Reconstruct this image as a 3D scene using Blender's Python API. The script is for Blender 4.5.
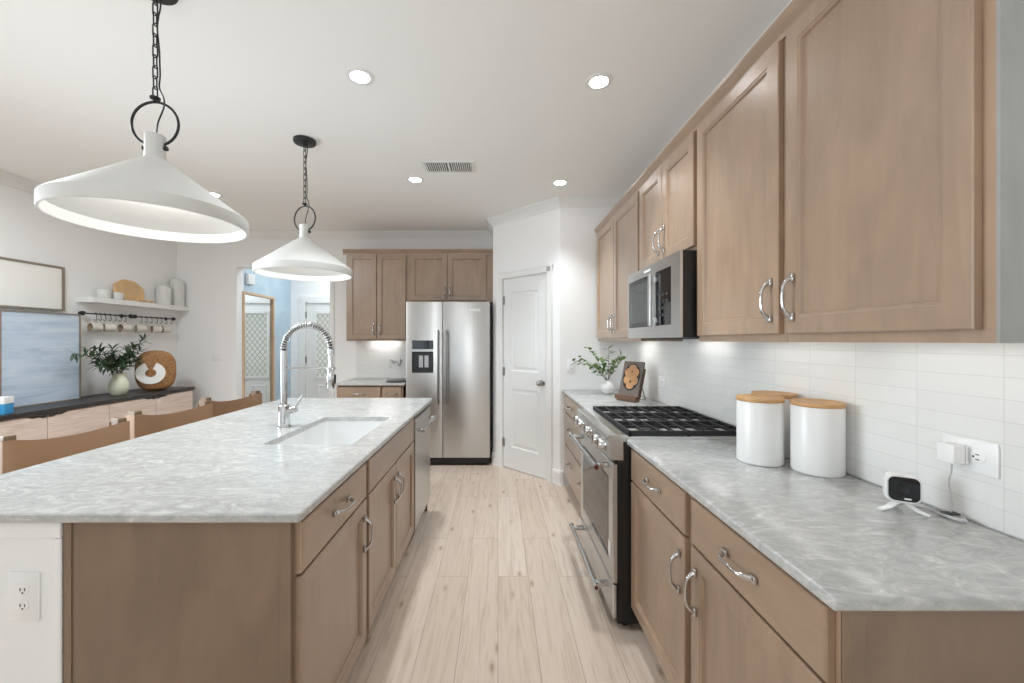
import bpy, bmesh, math, random
from mathutils import Vector, Matrix
PI = math.pi
R = math.radians
random.seed(7)
S = bpy.context.scene
for o in list(bpy.data.objects):
    bpy.data.objects.remove(o)
COL = S.collection

# ------------------------------------------------------------------ camera
cam_d = bpy.data.cameras.new('camera')
cam = bpy.data.objects.new('camera', cam_d)
COL.objects.link(cam)
cam.location = (0, 0, 1.385)
cam.rotation_euler = (R(90), 0, 0)
cam_d.sensor_fit = 'HORIZONTAL'
cam_d.sensor_width = 36.0
cam_d.lens = 405 / 1024 * 36.0
cam_d.shift_x = 14 / 1024
cam_d.shift_y = -1.0 / 1024
cam_d.clip_start = 0.02
S.camera = cam

# ------------------------------------------------------------------ world, exposure, large lights
S.view_settings.view_transform = 'Standard'
S.view_settings.look = 'None'
S.view_settings.exposure = 0.14
S.view_settings.gamma = 1.0
S.view_settings.use_curve_mapping = False
S.cycles.max_bounces = 12
S.cycles.diffuse_bounces = 9
S.cycles.glossy_bounces = 5
S.cycles.transparent_max_bounces = 8
S.cycles.caustics_reflective = False
S.cycles.caustics_refractive = False
S.cycles.sample_clamp_indirect = 6.0

W = bpy.data.worlds.new('sky')
S.world = W
W.use_nodes = True
bg = W.node_tree.nodes['Background']
bg.inputs[0].default_value = (0.86, 0.93, 1.0, 1)
bg.inputs[1].default_value = 1.2

def area(name, loc, rot, sx, sy, power, color=(1, 1, 1), spread=180):
    d = bpy.data.lights.new(name, 'AREA')
    d.shape = 'RECTANGLE'
    d.size = sx
    d.size_y = sy
    d.energy = power
    d.color = color
    d.spread = R(spread)
    o = bpy.data.objects.new(name, d)
    COL.objects.link(o)
    o.location = loc
    o.rotation_euler = rot
    return o

# daylight area lights for assumed, unseen windows behind the camera and on the left
DAY = (0.84, 0.94, 1.0)
LAMP = (0.90, 0.97, 1.0)
area('rear_daylight_fill', (-2.3, -3.86, 1.35), (R(118), 0, 0), 2.4, 2.1, 14, (0.70, 0.86, 1.0))
area('rear_daylight_fill', (0.35, -3.86, 1.35), (R(118), 0, 0), 1.2, 2.1, 8, (0.70, 0.86, 1.0))  # added fill; the rear wall is closed here
area('side_window_daylight', (-3.92, 1.72, 1.30), (R(86), 0, R(-90)), 1.9, 1.5, 31, DAY, 105)
# unseen area lights added as fill, no fixtures built
area('living_room_fill', (-1.4, -1.6, 2.70), (0, 0, 0), 1.4, 1.4, 6, LAMP)  # added fill from ceiling height behind the camera
area('dining_fill', (-2.85, 2.05, 2.70), (0, 0, 0), 0.4, 0.4, 44, LAMP)  # added to brighten the left wall
area('ceiling_bounce_fill', (-0.6, -1.7, 1.6), (R(180 - 30), 0, 0), 0.5, 0.5, 22, LAMP)  # added to throw light up at the ceiling
area('foyer_fill', (-2.4, 5.8, 2.70), (0, 0, 0), 0.5, 0.5, 13, LAMP)  # added to light the foyer

# ------------------------------------------------------------------ materials
def lin(r, g, b):
    f = lambda c: c / 12.92 if c <= 0.04045 else ((c + 0.055) / 1.055) ** 2.4
    return (f(r / 255), f(g / 255), f(b / 255), 1)

def base_mat(name):
    m = bpy.data.materials.new(name)
    m.use_nodes = True
    nt = m.node_tree
    return m, nt, nt.nodes['Principled BSDF']

def setin(n, key, v):
    n.inputs[key].default_value = v

def mat(name, col, rough=0.5, metal=0.0, coat=0.0, trans=0.0, emit=None, es=0.0, bump=0.0, bscale=60, var=0.0):
    """plain procedural material: faint colour noise and optional noise bump"""
    m, nt, p = base_mat(name)
    setin(p, 'Roughness', rough)
    setin(p, 'Metallic', metal)
    if coat:
        setin(p, 'Coat Weight', coat)
        setin(p, 'Coat Roughness', 0.08)
    if trans:
        setin(p, 'Transmission Weight', trans)
    setin(p, 'Base Color', col)
    if emit:
        setin(p, 'Emission Color', emit)
        setin(p, 'Emission Strength', es)
    if var or bump:
        tc = nt.nodes.new('ShaderNodeTexCoord')
        no = nt.nodes.new('ShaderNodeTexNoise')
        setin(no, 'Scale', bscale)
        setin(no, 'Detail', 4.0)
        nt.links.new(tc.outputs['Object'], no.inputs['Vector'])
        if var:
            mx = nt.nodes.new('ShaderNodeMix')
            mx.data_type = 'RGBA'
            mx.inputs['A'].default_value = tuple(c * (1 - var) for c in col[:3]) + (1,)
            mx.inputs['B'].default_value = tuple(min(1, c * (1 + var)) for c in col[:3]) + (1,)
            nt.links.new(no.outputs['Fac'], mx.inputs['Factor'])
            nt.links.new(mx.outputs['Result'], p.inputs['Base Color'])
        if bump:
            b = nt.nodes.new('ShaderNodeBump')
            setin(b, 'Strength', bump)
            setin(b, 'Distance', 0.004)
            nt.links.new(no.outputs['Fac'], b.inputs['Height'])
            nt.links.new(b.outputs['Normal'], p.inputs['Normal'])
    return m

def ramp(nt, fac, stops):
    r = nt.nodes.new('ShaderNodeValToRGB')
    el = r.color_ramp.elements
    while len(el) < len(stops):
        el.new(0.5)
    for e, (pos, c) in zip(el, stops):
        e.position = pos
        e.color = c
    nt.links.new(fac, r.inputs['Fac'])
    return r.outputs['Color']

def mapping(nt, src, scale, rot=(0, 0, 0), loc=(0, 0, 0)):
    mp = nt.nodes.new('ShaderNodeMapping')
    mp.inputs['Scale'].default_value = scale
    mp.inputs['Rotation'].default_value = rot
    mp.inputs['Location'].default_value = loc
    nt.links.new(src, mp.inputs['Vector'])
    return mp.outputs['Vector']

def noise(nt, vec, scale, detail=4, rough=0.55, dist=0.0):
    n = nt.nodes.new('ShaderNodeTexNoise')
    setin(n, 'Scale', scale)
    setin(n, 'Detail', detail)
    setin(n, 'Roughness', rough)
    setin(n, 'Distortion', dist)
    nt.links.new(vec, n.inputs['Vector'])
    return n.outputs['Fac']

def mixc(nt, fac, a, b, mode='MIX'):
    mx = nt.nodes.new('ShaderNodeMix')
    mx.data_type = 'RGBA'
    mx.blend_type = mode
    for key, v in (('Factor', fac), ('A', a), ('B', b)):
        if isinstance(v, (int, float)):
            mx.inputs[key].default_value = v
        elif isinstance(v, tuple):
            mx.inputs[key].default_value = v
        else:
            nt.links.new(v, mx.inputs[key])
    return mx.outputs['Result']

def wood(name, dark, light, axis='z', rough=0.38, grain=1.0, coat=0.0, lo=1.3, hi=11.0):
    m, nt, p = base_mat(name)
    g = nt.nodes.new('ShaderNodeNewGeometry').outputs['Position']
    sc = {'x': (lo, hi, hi), 'y': (hi, lo, hi), 'z': (hi, hi, lo)}[axis]
    v = mapping(nt, g, sc)
    f1 = noise(nt, v, 1.7, 7, 0.62, 1.4)
    blot = noise(nt, mapping(nt, g, tuple(0.42 * q if q > 2 else 1.6 * q for q in sc)), 1.3, 4, 0.55, 0.9)
    c1 = ramp(nt, f1, [(0.25, dark), (0.75, light)])
    mid = tuple((a + b) / 2 for a, b in zip(dark, light))
    c2 = ramp(nt, blot, [(0.3, tuple(c * 0.82 for c in mid[:3]) + (1,)), (0.7, tuple(min(1, c * 1.16) for c in mid[:3]) + (1,))])
    col = mixc(nt, min(1.0, 0.42 * grain), c2, c1)
    oi = nt.nodes.new('ShaderNodeObjectInfo').outputs['Random']
    tint = ramp(nt, oi, [(0.0, (0.93, 0.93, 0.93, 1)), (1.0, (1.05, 1.045, 1.04, 1))])
    col = mixc(nt, 1.0, col, tint, 'MULTIPLY')
    nt.links.new(col, p.inputs['Base Color'])
    setin(p, 'Roughness', rough)
    if coat:
        setin(p, 'Coat Weight', coat)
        setin(p, 'Coat Roughness', 0.3)
    return m

M = {}
M['wall'] = mat('white_wall_paint', lin(238, 238, 238), 0.7, bump=0.03, bscale=300)
M['ceiling'] = mat('ceiling_paint', lin(244, 244, 243), 0.8, bump=0.03, bscale=250)
M['trim'] = mat('white_trim_paint', lin(232, 232, 231), 0.4, var=0.01)
M['door_paint'] = mat('white_door_paint', lin(228, 229, 229), 0.42, var=0.01)
WD, WL = lin(144, 120, 100), lin(176, 150, 127)
M['wood'] = wood('stained_maple', WD, WL, 'z', 0.34, 1.0, 0.6)
M['wood_y'] = wood('stained_maple_along_y', WD, WL, 'y', 0.34, 1.0, 0.6)
M['wood_x'] = wood('stained_maple_along_x', WD, WL, 'x', 0.34, 1.0, 0.6)
M['wood_dark'] = M['wood']
M['cab_inside'] = wood('cabinet_side_laminate', lin(146, 147, 144), lin(160, 160, 156), 'z', 0.4)
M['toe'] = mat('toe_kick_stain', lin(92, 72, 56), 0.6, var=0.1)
M['chrome'] = mat('polished_chrome', (0.60, 0.60, 0.60, 1), 0.1, 1.0, var=0.02)
M['nickel'] = mat('satin_nickel', (0.42, 0.42, 0.41, 1), 0.28, 1.0, var=0.03)
M['black_metal'] = mat('black_metal', (0.012, 0.012, 0.012, 1), 0.42, var=0.2)
M['black_glass'] = mat('black_glass', (0.008, 0.008, 0.009, 1), 0.04, var=0.1)
M['black_plastic'] = mat('black_enamel', (0.010, 0.010, 0.011, 1), 0.35, var=0.1)
M['iron'] = mat('cast_iron', (0.016, 0.016, 0.017, 1), 0.5, bump=0.1, bscale=200)
M['shade'] = mat('white_plaster_shade', lin(214, 214, 212), 0.6, bump=0.05, bscale=120, var=0.02)
M['lamp_on'] = mat('lit_diffuser', (1, 1, 1, 1), 0.5, emit=(0.98, 0.985, 1.0, 1), es=36.0)
M['bulb_on'] = mat('lit_bulb', (1, 1, 1, 1), 0.5, emit=(1.0, 0.985, 0.96, 1), es=60.0)
M['led_on'] = mat('lit_led_strip', (1, 1, 1, 1), 0.5, emit=(1.0, 0.98, 0.95, 1), es=7.0)
M['task_on'] = mat('lit_task_lamp', (1, 1, 1, 1), 0.5, emit=(1.0, 0.98, 0.95, 1), es=26.0)
M['ceramic'] = mat('white_ceramic', lin(228, 228, 227), 0.3, var=0.01)
M['sink_ceramic'] = mat('white_fireclay', lin(224, 225, 225), 0.15, var=0.01)
M['plastic'] = mat('white_plastic', lin(235, 235, 235), 0.3, var=0.01)
M['socket'] = mat('dark_socket_slots', lin(60, 60, 60), 0.5, var=0.1)
M['red'] = mat('red_medallion', lin(96, 30, 30), 0.35, var=0.05)
M['lid'] = wood('bamboo_lid', lin(168, 122, 74), lin(214, 172, 120), 'x', 0.45)
M['board'] = wood('cutting_board_wood', lin(206, 164, 114), lin(232, 198, 152), 'z', 0.5)
M['walnut'] = wood('walnut_stand', lin(92, 62, 44), lin(128, 92, 68), 'z', 0.5)
M['leather'] = mat('tan_leather', lin(158, 126, 98), 0.55, bump=0.12, bscale=140, var=0.08)
M['post_wood'] = wood('stool_frame_wood', lin(104, 84, 66), lin(130, 106, 84), 'z', 0.5)
M['black_top'] = mat('charcoal_oak_top', lin(48, 45, 44), 0.45, var=0.2, bscale=20)
M['pink_wood'] = wood('whitewashed_knotty_wood', lin(184, 162, 148), lin(226, 212, 204), 'y', 0.55, 2.0)
M['leaf_dark'] = mat('olive_leaf', lin(52, 72, 48), 0.5, var=0.3, bscale=15)
M['leaf_light'] = mat('eucalyptus_leaf', lin(96, 124, 58), 0.5, var=0.35, bscale=20)
M['stem'] = mat('brown_stem', lin(92, 76, 56), 0.7, var=0.1)
M['celadon'] = mat('celadon_glaze', lin(206, 208, 186), 0.3, var=0.04, bscale=12)
M['mug'] = mat('cream_stoneware', lin(212, 207, 198), 0.45, var=0.04)
M['mug_in'] = mat('unglazed_clay', lin(180, 160, 136), 0.7, var=0.1)
M['cup_grey'] = mat('grey_stoneware', lin(218, 219, 217), 0.55, var=0.06)
M['frame_brown'] = wood('thin_frame_wood', lin(120, 108, 96), lin(150, 138, 124), 'z', 0.5)
M['canvas'] = mat('off_white_canvas', lin(238, 237, 233), 0.8, bump=0.1, bscale=400, var=0.02)
M['mirror'] = mat('mirror_glass', (0.85, 0.87, 0.87, 1), 0.01, 1.0)
M['oak_frame'] = wood('honey_oak_frame', lin(196, 166, 136), lin(218, 190, 160), 'z', 0.5)
M['cord_grey'] = mat('grey_cord', lin(188, 188, 188), 0.5, var=0.05)
M['grass'] = mat('lawn', lin(108, 150, 70), 0.9, var=0.3, bscale=3)
M['paper_blue'] = mat('blue_print_card', lin(60, 150, 205), 0.4, var=0.1)
M['dark_plate'] = mat('dark_slate_tray', lin(84, 80, 76), 0.5, var=0.1)

def steel(name, axis, rot):
    m, nt, p = base_mat(name)
    setin(p, 'Metallic', 1.0)
    g = nt.nodes.new('ShaderNodeTexCoord').outputs['Object']
    sc = {'z': (70, 0.3, 0.3), 'x': (0.3, 0.3, 70)}[axis]
    f = noise(nt, mapping(nt, g, sc), 5, 2, 0.5)
    c = ramp(nt, f, [(0.3, (0.60, 0.60, 0.595, 1)), (0.7, (0.65, 0.65, 0.645, 1))])
    nt.links.new(c, p.inputs['Base Color'])
    setin(p, 'Roughness', 0.3)
    setin(p, 'Anisotropic', 0.75)
    setin(p, 'Anisotropic Rotation', rot)
    tg = nt.nodes.new('ShaderNodeTangent')
    tg.direction_type = 'RADIAL'
    tg.axis = 'Z'
    nt.links.new(tg.outputs[0], p.inputs['Tangent'])
    return m
M['steel'] = steel('brushed_stainless_vertical', 'z', 0.25)
M['steel_h'] = steel('brushed_stainless_horizontal', 'x', 0.25)

def quartz():
    m, nt, p = base_mat('grey_veined_quartz')
    g = nt.nodes.new('ShaderNodeNewGeometry').outputs['Position']
    v1 = mapping(nt, g, (3.4, 6.5, 6.5), (0, 0, R(16)))
    f1 = noise(nt, v1, 2.6, 10, 0.72, 2.6)
    c = ramp(nt, f1, [(0.28, lin(164, 165, 165)), (0.46, lin(178, 179, 178)), (0.57, lin(192, 192, 191)), (0.68, lin(216, 215, 212))])
    f2 = noise(nt, mapping(nt, g, (1.2, 2.6, 2.6), (0, 0, R(20))), 2.0, 5, 0.6, 0.8)
    c2 = ramp(nt, f2, [(0.3, (0.90, 0.90, 0.90, 1)), (0.7, (1.05, 1.05, 1.04, 1))])
    c = mixc(nt, 1.0, c, c2, 'MULTIPLY')
    f3 = noise(nt, g, 90, 3, 0.7)
    c3 = ramp(nt, f3, [(0.3, (0.94, 0.94, 0.94, 1)), (0.7, (1.04, 1.04, 1.04, 1))])
    c = mixc(nt, 1.0, c, c3, 'MULTIPLY')
    nt.links.new(c, p.inputs['Base Color'])
    setin(p, 'Roughness', 0.2)
    return m
M['quartz'] = quartz()

def tile_mat():
    m, nt, p = base_mat('white_subway_tile')
    g = nt.nodes.new('ShaderNodeNewGeometry').outputs['Position']
    sep = nt.nodes.new('ShaderNodeSeparateXYZ')
    nt.links.new(g, sep.inputs[0])
    add = nt.nodes.new('ShaderNodeMath')
    add.operation = 'ADD'
    nt.links.new(sep.outputs['X'], add.inputs[0])
    nt.links.new(sep.outputs['Y'], add.inputs[1])
    cb = nt.nodes.new('ShaderNodeCombineXYZ')
    nt.links.new(add.outputs[0], cb.inputs['X'])
    nt.links.new(sep.outputs['Z'], cb.inputs['Y'])
    vec = mapping(nt, cb.outputs[0], (1, 1, 1), loc=(-0.982 - 1.236 + 0.205 * 20, -0.917 + 0.054 * 20, 0))
    b = nt.nodes.new('ShaderNodeTexBrick')
    b.offset = 0.0
    b.squash = 1.0
    nt.links.new(vec, b.inputs['Vector'])
    setin(b, 'Color1', lin(228, 228, 226))
    setin(b, 'Color2', lin(223, 223, 221))
    setin(b, 'Mortar', lin(211, 211, 209))
    setin(b, 'Scale', 1.0)
    setin(b, 'Mortar Size', 0.0013)
    setin(b, 'Mortar Smooth', 0.3)
    setin(b, 'Brick Width', 0.205)
    setin(b, 'Row Height', 0.054)
    nt.links.new(b.outputs['Color'], p.inputs['Base Color'])
    wav = noise(nt, g, 14, 2, 0.5)
    inv = nt.nodes.new('ShaderNodeMath')
    inv.operation = 'MULTIPLY_ADD'
    nt.links.new(b.outputs['Fac'], inv.inputs[0])
    inv.inputs[1].default_value = -1.0
    nt.links.new(wav, inv.inputs[2])
    bp = nt.nodes.new('ShaderNodeBump')
    setin(bp, 'Strength', 0.25)
    setin(bp, 'Distance', 0.002)
    nt.links.new(inv.outputs[0], bp.inputs['Height'])
    nt.links.new(bp.outputs['Normal'], p.inputs['Normal'])
    setin(p, 'Roughness', 0.22)
    return m
M['tile'] = tile_mat()

def floor_mat():
    m, nt, p = base_mat('pale_knotty_plank')
    g = nt.nodes.new('ShaderNodeNewGeometry').outputs['Position']
    sep = nt.nodes.new('ShaderNodeSeparateXYZ')
    nt.links.new(g, sep.inputs[0])
    cb = nt.nodes.new('ShaderNodeCombineXYZ')
    nt.links.new(sep.outputs['Y'], cb.inputs['X'])
    nt.links.new(sep.outputs['X'], cb.inputs['Y'])
    vec = mapping(nt, cb.outputs[0], (1, 1, 1), loc=(20.35, 0.178 * 60, 0))
    b = nt.nodes.new('ShaderNodeTexBrick')
    b.offset = 0.37
    b.offset_frequency = 2
    nt.links.new(vec, b.inputs['Vector'])
    setin(b, 'Color1', (0.0, 0.0, 0.0, 1))
    setin(b, 'Color2', (1.0, 1.0, 1.0, 1))
    setin(b, 'Mortar', (0.5, 0.5, 0.5, 1))
    setin(b, 'Scale', 1.0)
    setin(b, 'Mortar Size', 0.0011)
    setin(b, 'Mortar Smooth', 0.2)
    setin(b, 'Brick Width', 1.22)
    setin(b, 'Row Height', 0.178)
    tone = ramp(nt, b.outputs['Color'], [(0.0, lin(204, 186, 170)), (0.5, lin(209, 192, 177)), (1.0, lin(213, 197, 183))])
    # grain shifts from plank to plank with the plank's random tone
    off = nt.nodes.new('ShaderNodeVectorMath')
    off.operation = 'MULTIPLY_ADD'
    nt.links.new(b.outputs['Color'], off.inputs[0])
    off.inputs[1].default_value = (3.1, 7.7, 0)
    nt.links.new(g, off.inputs[2])
    f1 = noise(nt, mapping(nt, off.outputs[0], (30, 1.6, 1)), 1.5, 6, 0.62, 1.0)
    gr = ramp(nt, f1, [(0.28, (0.78, 0.73, 0.68, 1)), (0.5, (1.0, 1.0, 1.0, 1)), (0.75, (1.06, 1.07, 1.08, 1))])
    c = mixc(nt, 1.0, tone, gr, 'MULTIPLY')
    vo = nt.nodes.new('ShaderNodeTexVoronoi')
    vo.voronoi_dimensions = '2D'
    setin(vo, 'Scale', 1.0)
    nt.links.new(mapping(nt, off.outputs[0], (6.0, 2.4, 1)), vo.inputs['Vector'])
    kn = ramp(nt, vo.outputs['Distance'], [(0.02, (0.50, 0.42, 0.36, 1)), (0.06, (0.80, 0.74, 0.68, 1)), (0.12, (1, 1, 1, 1))])
    kc = nt.nodes.new('ShaderNodeSeparateColor')
    nt.links.new(vo.outputs['Color'], kc.inputs[0])
    km = ramp(nt, kc.outputs[0], [(0.52, (0, 0, 0, 1)), (0.60, (0.85, 0.85, 0.85, 1))])
    c = mixc(nt, km, c, mixc(nt, 1.0, c, kn, 'MULTIPLY'))
    c = mixc(nt, b.outputs['Fac'], c, lin(136, 114, 95))
    nt.links.new(c, p.inputs['Base Color'])
    setin(p, 'Roughness', 0.42)
    return m
M['floor'] = floor_mat()

def painting_mat():
    m, nt, p = base_mat('blue_brushstroke_painting')
    tc = nt.nodes.new('ShaderNodeTexCoord').outputs['Object']
    f = noise(nt, mapping(nt, tc, (1.2, 1.3, 11.0)), 1.6, 5, 0.6, 0.9)
    c = ramp(nt, f, [(0.3, lin(166, 184, 204)), (0.5, lin(188, 203, 219)), (0.62, lin(198, 210, 223)), (0.75, lin(212, 220, 228))])
    nt.links.new(c, p.inputs['Base Color'])
    setin(p, 'Roughness', 0.5)
    return m
M['painting'] = painting_mat()

def wallpaper():
    m, nt, p = base_mat('pale_blue_wallpaper')
    g = nt.nodes.new('ShaderNodeNewGeometry').outputs['Position']
    f = noise(nt, g, 4, 5, 0.6, 0.8)
    c = ramp(nt, f, [(0.3, lin(172, 195, 212)), (0.7, lin(192, 209, 221))])
    nt.links.new(c, p.inputs['Base Color'])
    setin(p, 'Roughness', 0.7)
    return m
M['wallpaper'] = wallpaper()

def wicker():
    m, nt, p = base_mat('woven_rattan')
    tc = nt.nodes.new('ShaderNodeTexCoord').outputs['Object']
    n = noise(nt, tc, 55, 3, 0.6)
    c = ramp(nt, n, [(0.3, lin(112, 76, 44)), (0.7, lin(172, 126, 80))])
    nt.links.new(c, p.inputs['Base Color'])
    bp = nt.nodes.new('ShaderNodeBump')
    setin(bp, 'Strength', 0.6)
    setin(bp, 'Distance', 0.006)
    nt.links.new(n, bp.inputs['Height'])
    nt.links.new(bp.outputs['Normal'], p.inputs['Normal'])
    setin(p, 'Roughness', 0.7)
    return m
M['wicker'] = wicker()

def lattice_glass():
    m, nt, p = base_mat('leaded_lattice_glass')
    tc = nt.nodes.new('ShaderNodeTexCoord').outputs['Object']
    s1 = nt.nodes.new('ShaderNodeSeparateXYZ')
    nt.links.new(tc, s1.inputs[0])
    def band(a, b):
        ma = nt.nodes.new('ShaderNodeMath'); ma.operation = 'MULTIPLY_ADD'
        nt.links.new(s1.outputs['X'], ma.inputs[0]); ma.inputs[1].default_value = a
        mb = nt.nodes.new('ShaderNodeMath'); mb.operation = 'MULTIPLY'
        nt.links.new(s1.outputs['Z'], mb.inputs[0]); mb.inputs[1].default_value = b
        nt.links.new(mb.outputs[0], ma.inputs[2])
        si = nt.nodes.new('ShaderNodeMath'); si.operation = 'SINE'
        nt.links.new(ma.outputs[0], si.inputs[0])
        ab = nt.nodes.new('ShaderNodeMath'); ab.operation = 'ABSOLUTE'
        nt.links.new(si.outputs[0], ab.inputs[0])
        return ab.outputs[0]
    mn = nt.nodes.new('ShaderNodeMath'); mn.operation = 'MINIMUM'
    nt.links.new(band(38, 30), mn.inputs[0]); nt.links.new(band(38, -30), mn.inputs[1])
    fac = ramp(nt, mn.outputs[0], [(0.16, (1, 1, 1, 1)), (0.3, (0, 0, 0, 1))])
    out = nt.nodes['Material Output']
    tr = nt.nodes.new('ShaderNodeBsdfTransparent')
    setin(tr, 'Color', (0.97, 0.93, 0.92, 1))
    gl = nt.nodes.new('ShaderNodeBsdfTranslucent')
    setin(gl, 'Color', (0.95, 0.91, 0.91, 1))
    mx0 = nt.nodes.new('ShaderNodeMixShader')
    mx0.inputs[0].default_value = 0.7
    nt.links.new(tr.outputs[0], mx0.inputs[1]); nt.links.new(gl.outputs[0], mx0.inputs[2])
    mx = nt.nodes.new('ShaderNodeMixShader')
    nt.links.new(fac, mx.inputs[0])
    nt.links.new(mx0.outputs[0], mx.inputs[1])
    nt.links.new(p.outputs[0], mx.inputs[2])
    setin(p, 'Base Color', lin(160, 160, 152)); setin(p, 'Roughness', 0.4)
    nt.links.new(mx.outputs[0], out.inputs['Surface'])
    return m
M['lattice'] = lattice_glass()

# ------------------------------------------------------------------ mesh helpers
def NB():
    return bmesh.new()

def box(bm, x0, x1, y0, y1, z0, z1, bev=0.0, seg=2):
    r = bmesh.ops.create_cube(bm, size=1.0)
    vs = r['verts']
    bmesh.ops.scale(bm, vec=(x1 - x0, y1 - y0, z1 - z0), verts=vs)
    bmesh.ops.translate(bm, vec=((x0 + x1) / 2, (y0 + y1) / 2, (z0 + z1) / 2), verts=vs)
    if bev:
        es = list({e for v in vs for e in v.link_edges})
        bmesh.ops.bevel(bm, geom=es, offset=bev, segments=seg, affect='EDGES', profile=0.5)

def lathe(bm, prof, segs=32, center=(0, 0, 0), mtx=None):
    """prof: (r, z) bottom to top; r = 0 closes to a point"""
    cx, cy, cz = center
    mtx = mtx or Matrix.Identity(4)
    rings = []
    for r, z in prof:
        if r < 1e-6:
            rings.append([bm.verts.new(mtx @ Vector((cx, cy, cz + z)))])
        else:
            rings.append([bm.verts.new(mtx @ Vector((cx + r * math.cos(2 * PI * i / segs), cy + r * math.sin(2 * PI * i / segs), cz + z))) for i in range(segs)])
    for a, b in zip(rings, rings[1:]):
        for i in range(segs):
            j = (i + 1) % segs
            if len(a) == 1 and len(b) == 1:
                continue
            if len(a) == 1:
                bm.faces.new((a[0], b[j], b[i]))
            elif len(b) == 1:
                bm.faces.new((a[i], a[j], b[0]))
            else:
                bm.faces.new((a[i], a[j], b[j], b[i]))

def tube(bm, pts, rad, segs=8, closed=False, flat=1.0, cap=True):
    pts = [Vector(p) for p in pts]
    n = len(pts)
    rads = rad if isinstance(rad, (list, tuple)) else [rad] * n
    tans = []
    for i in range(n):
        if closed:
            t = pts[(i + 1) % n] - pts[i - 1]
        else:
            t = pts[min(i + 1, n - 1)] - pts[max(i - 1, 0)]
        tans.append(t.normalized())
    ref = Vector((0, 0, 1)) if abs(tans[0].z) < 0.9 else Vector((1, 0, 0))
    u = tans[0].cross(ref).normalized()
    rings = []
    for i in range(n):
        u = (u - tans[i] * u.dot(tans[i])).normalized()
        w = tans[i].cross(u)
        rings.append([bm.verts.new(pts[i] + rads[i] * (math.cos(2 * PI * k / segs) * u + flat * math.sin(2 * PI * k / segs) * w)) for k in range(segs)])
    rng = range(n) if closed else range(n - 1)
    for i in rng:
        a, b = rings[i], rings[(i + 1) % n]
        for k in range(segs):
            l = (k + 1) % segs
            bm.faces.new((a[k], a[l], b[l], b[k]))
    if cap and not closed:
        bm.faces.new(list(reversed(rings[0])))
        bm.faces.new(rings[-1])

def cyl(bm, p0, p1, r, segs=20):
    tube(bm, [p0, p1], r, segs)

def prism(bm, poly, axis, a, b):
    """poly in the two other axes (x: (y,z), y: (x,z), z: (x,y)) extruded along axis from a to b"""
    def P(u, v, w):
        return {'x': (w, u, v), 'y': (u, w, v), 'z': (u, v, w)}[axis]
    A = [bm.verts.new(P(u, v, a)) for u, v in poly]
    B = [bm.verts.new(P(u, v, b)) for u, v in poly]
    n = len(poly)
    bm.faces.new(A)
    bm.faces.new(list(reversed(B)))
    for i in range(n):
        j = (i + 1) % n
        bm.faces.new((A[j], A[i], B[i], B[j]))

def ringpanel(bm, x0, x1, z0, z1, rings):
    """rectangular rings (inset, y) from back to front, capped at both ends"""
    L = []
    for ins, y in rings:
        L.append([bm.verts.new(p) for p in ((x0 + ins, y, z0 + ins), (x1 - ins, y, z0 + ins), (x1 - ins, y, z1 - ins), (x0 + ins, y, z1 - ins))])
    bm.faces.new(list(reversed(L[0])))
    for a, b in zip(L, L[1:]):
        for i in range(4):
            j = (i + 1) % 4
            bm.faces.new((a[i], a[j], b[j], b[i]))
    bm.faces.new(L[-1])

def finish(bm, name, m, parent=None, loc=None, rotz=0.0, smooth=None):
    bmesh.ops.remove_doubles(bm, verts=bm.verts, dist=1e-5)
    bmesh.ops.recalc_face_normals(bm, faces=bm.faces)
    me = bpy.data.meshes.new(name)
    bm.to_mesh(me)
    bm.free()
    me.materials.append(m)
    o = bpy.data.objects.new(name, me)
    COL.objects.link(o)
    if parent:
        o.parent = parent
    if loc is not None:
        o.location = loc
    if rotz:
        o.rotation_euler = (0, 0, rotz)
    if smooth is not None:
        for p in me.polygons:
            p.use_smooth = True
        try:
            me.set_sharp_from_angle(angle=R(smooth))
        except Exception:
            pass
    return o

def tag(o, label, cat, group=None):
    o['label'] = label
    o['category'] = cat
    if group:
        o['group'] = group
    return o

def thing(name, label, cat, loc=(0, 0, 0), rotz=0.0, group=None):
    o = bpy.data.objects.new(name, None)
    o.empty_display_size = 0.1
    COL.objects.link(o)
    o.location = loc
    o.rotation_euler = (0, 0, rotz)
    return tag(o, label, cat, group)

def struct(name, bm, m, parent=None, smooth=None):
    o = finish(bm, name, m, parent, smooth=smooth)
    if not parent:
        o['kind'] = 'structure'
    return o

def molding(path, prof, name, m):
    """sweep prof (offset into the room, z) along a 2-D path, room on the right-hand side, mitred corners"""
    bm = NB()
    n = len(path)
    P = [Vector(p) for p in path]
    rings = []
    for i in range(n):
        d0 = (P[i] - P[i - 1]).normalized() if i > 0 else (P[1] - P[0]).normalized()
        d1 = (P[i + 1] - P[i]).normalized() if i < n - 1 else d0
        n0, n1 = Vector((d0.y, -d0.x)), Vector((d1.y, -d1.x))
        mm = (n0 + n1)
        mm = mm / (1 + n0.dot(n1))
        rings.append([bm.verts.new((P[i].x + mm.x * d, P[i].y + mm.y * d, z)) for d, z in prof])
    k = len(prof)
    for a, b in zip(rings, rings[1:]):
        for i in range(k):
            j = (i + 1) % k
            bm.faces.new((a[i], a[j], b[j], b[i]))
    bm.faces.new(rings[0])
    bm.faces.new(list(reversed(rings[-1])))
    return struct(name, bm, m)

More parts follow.
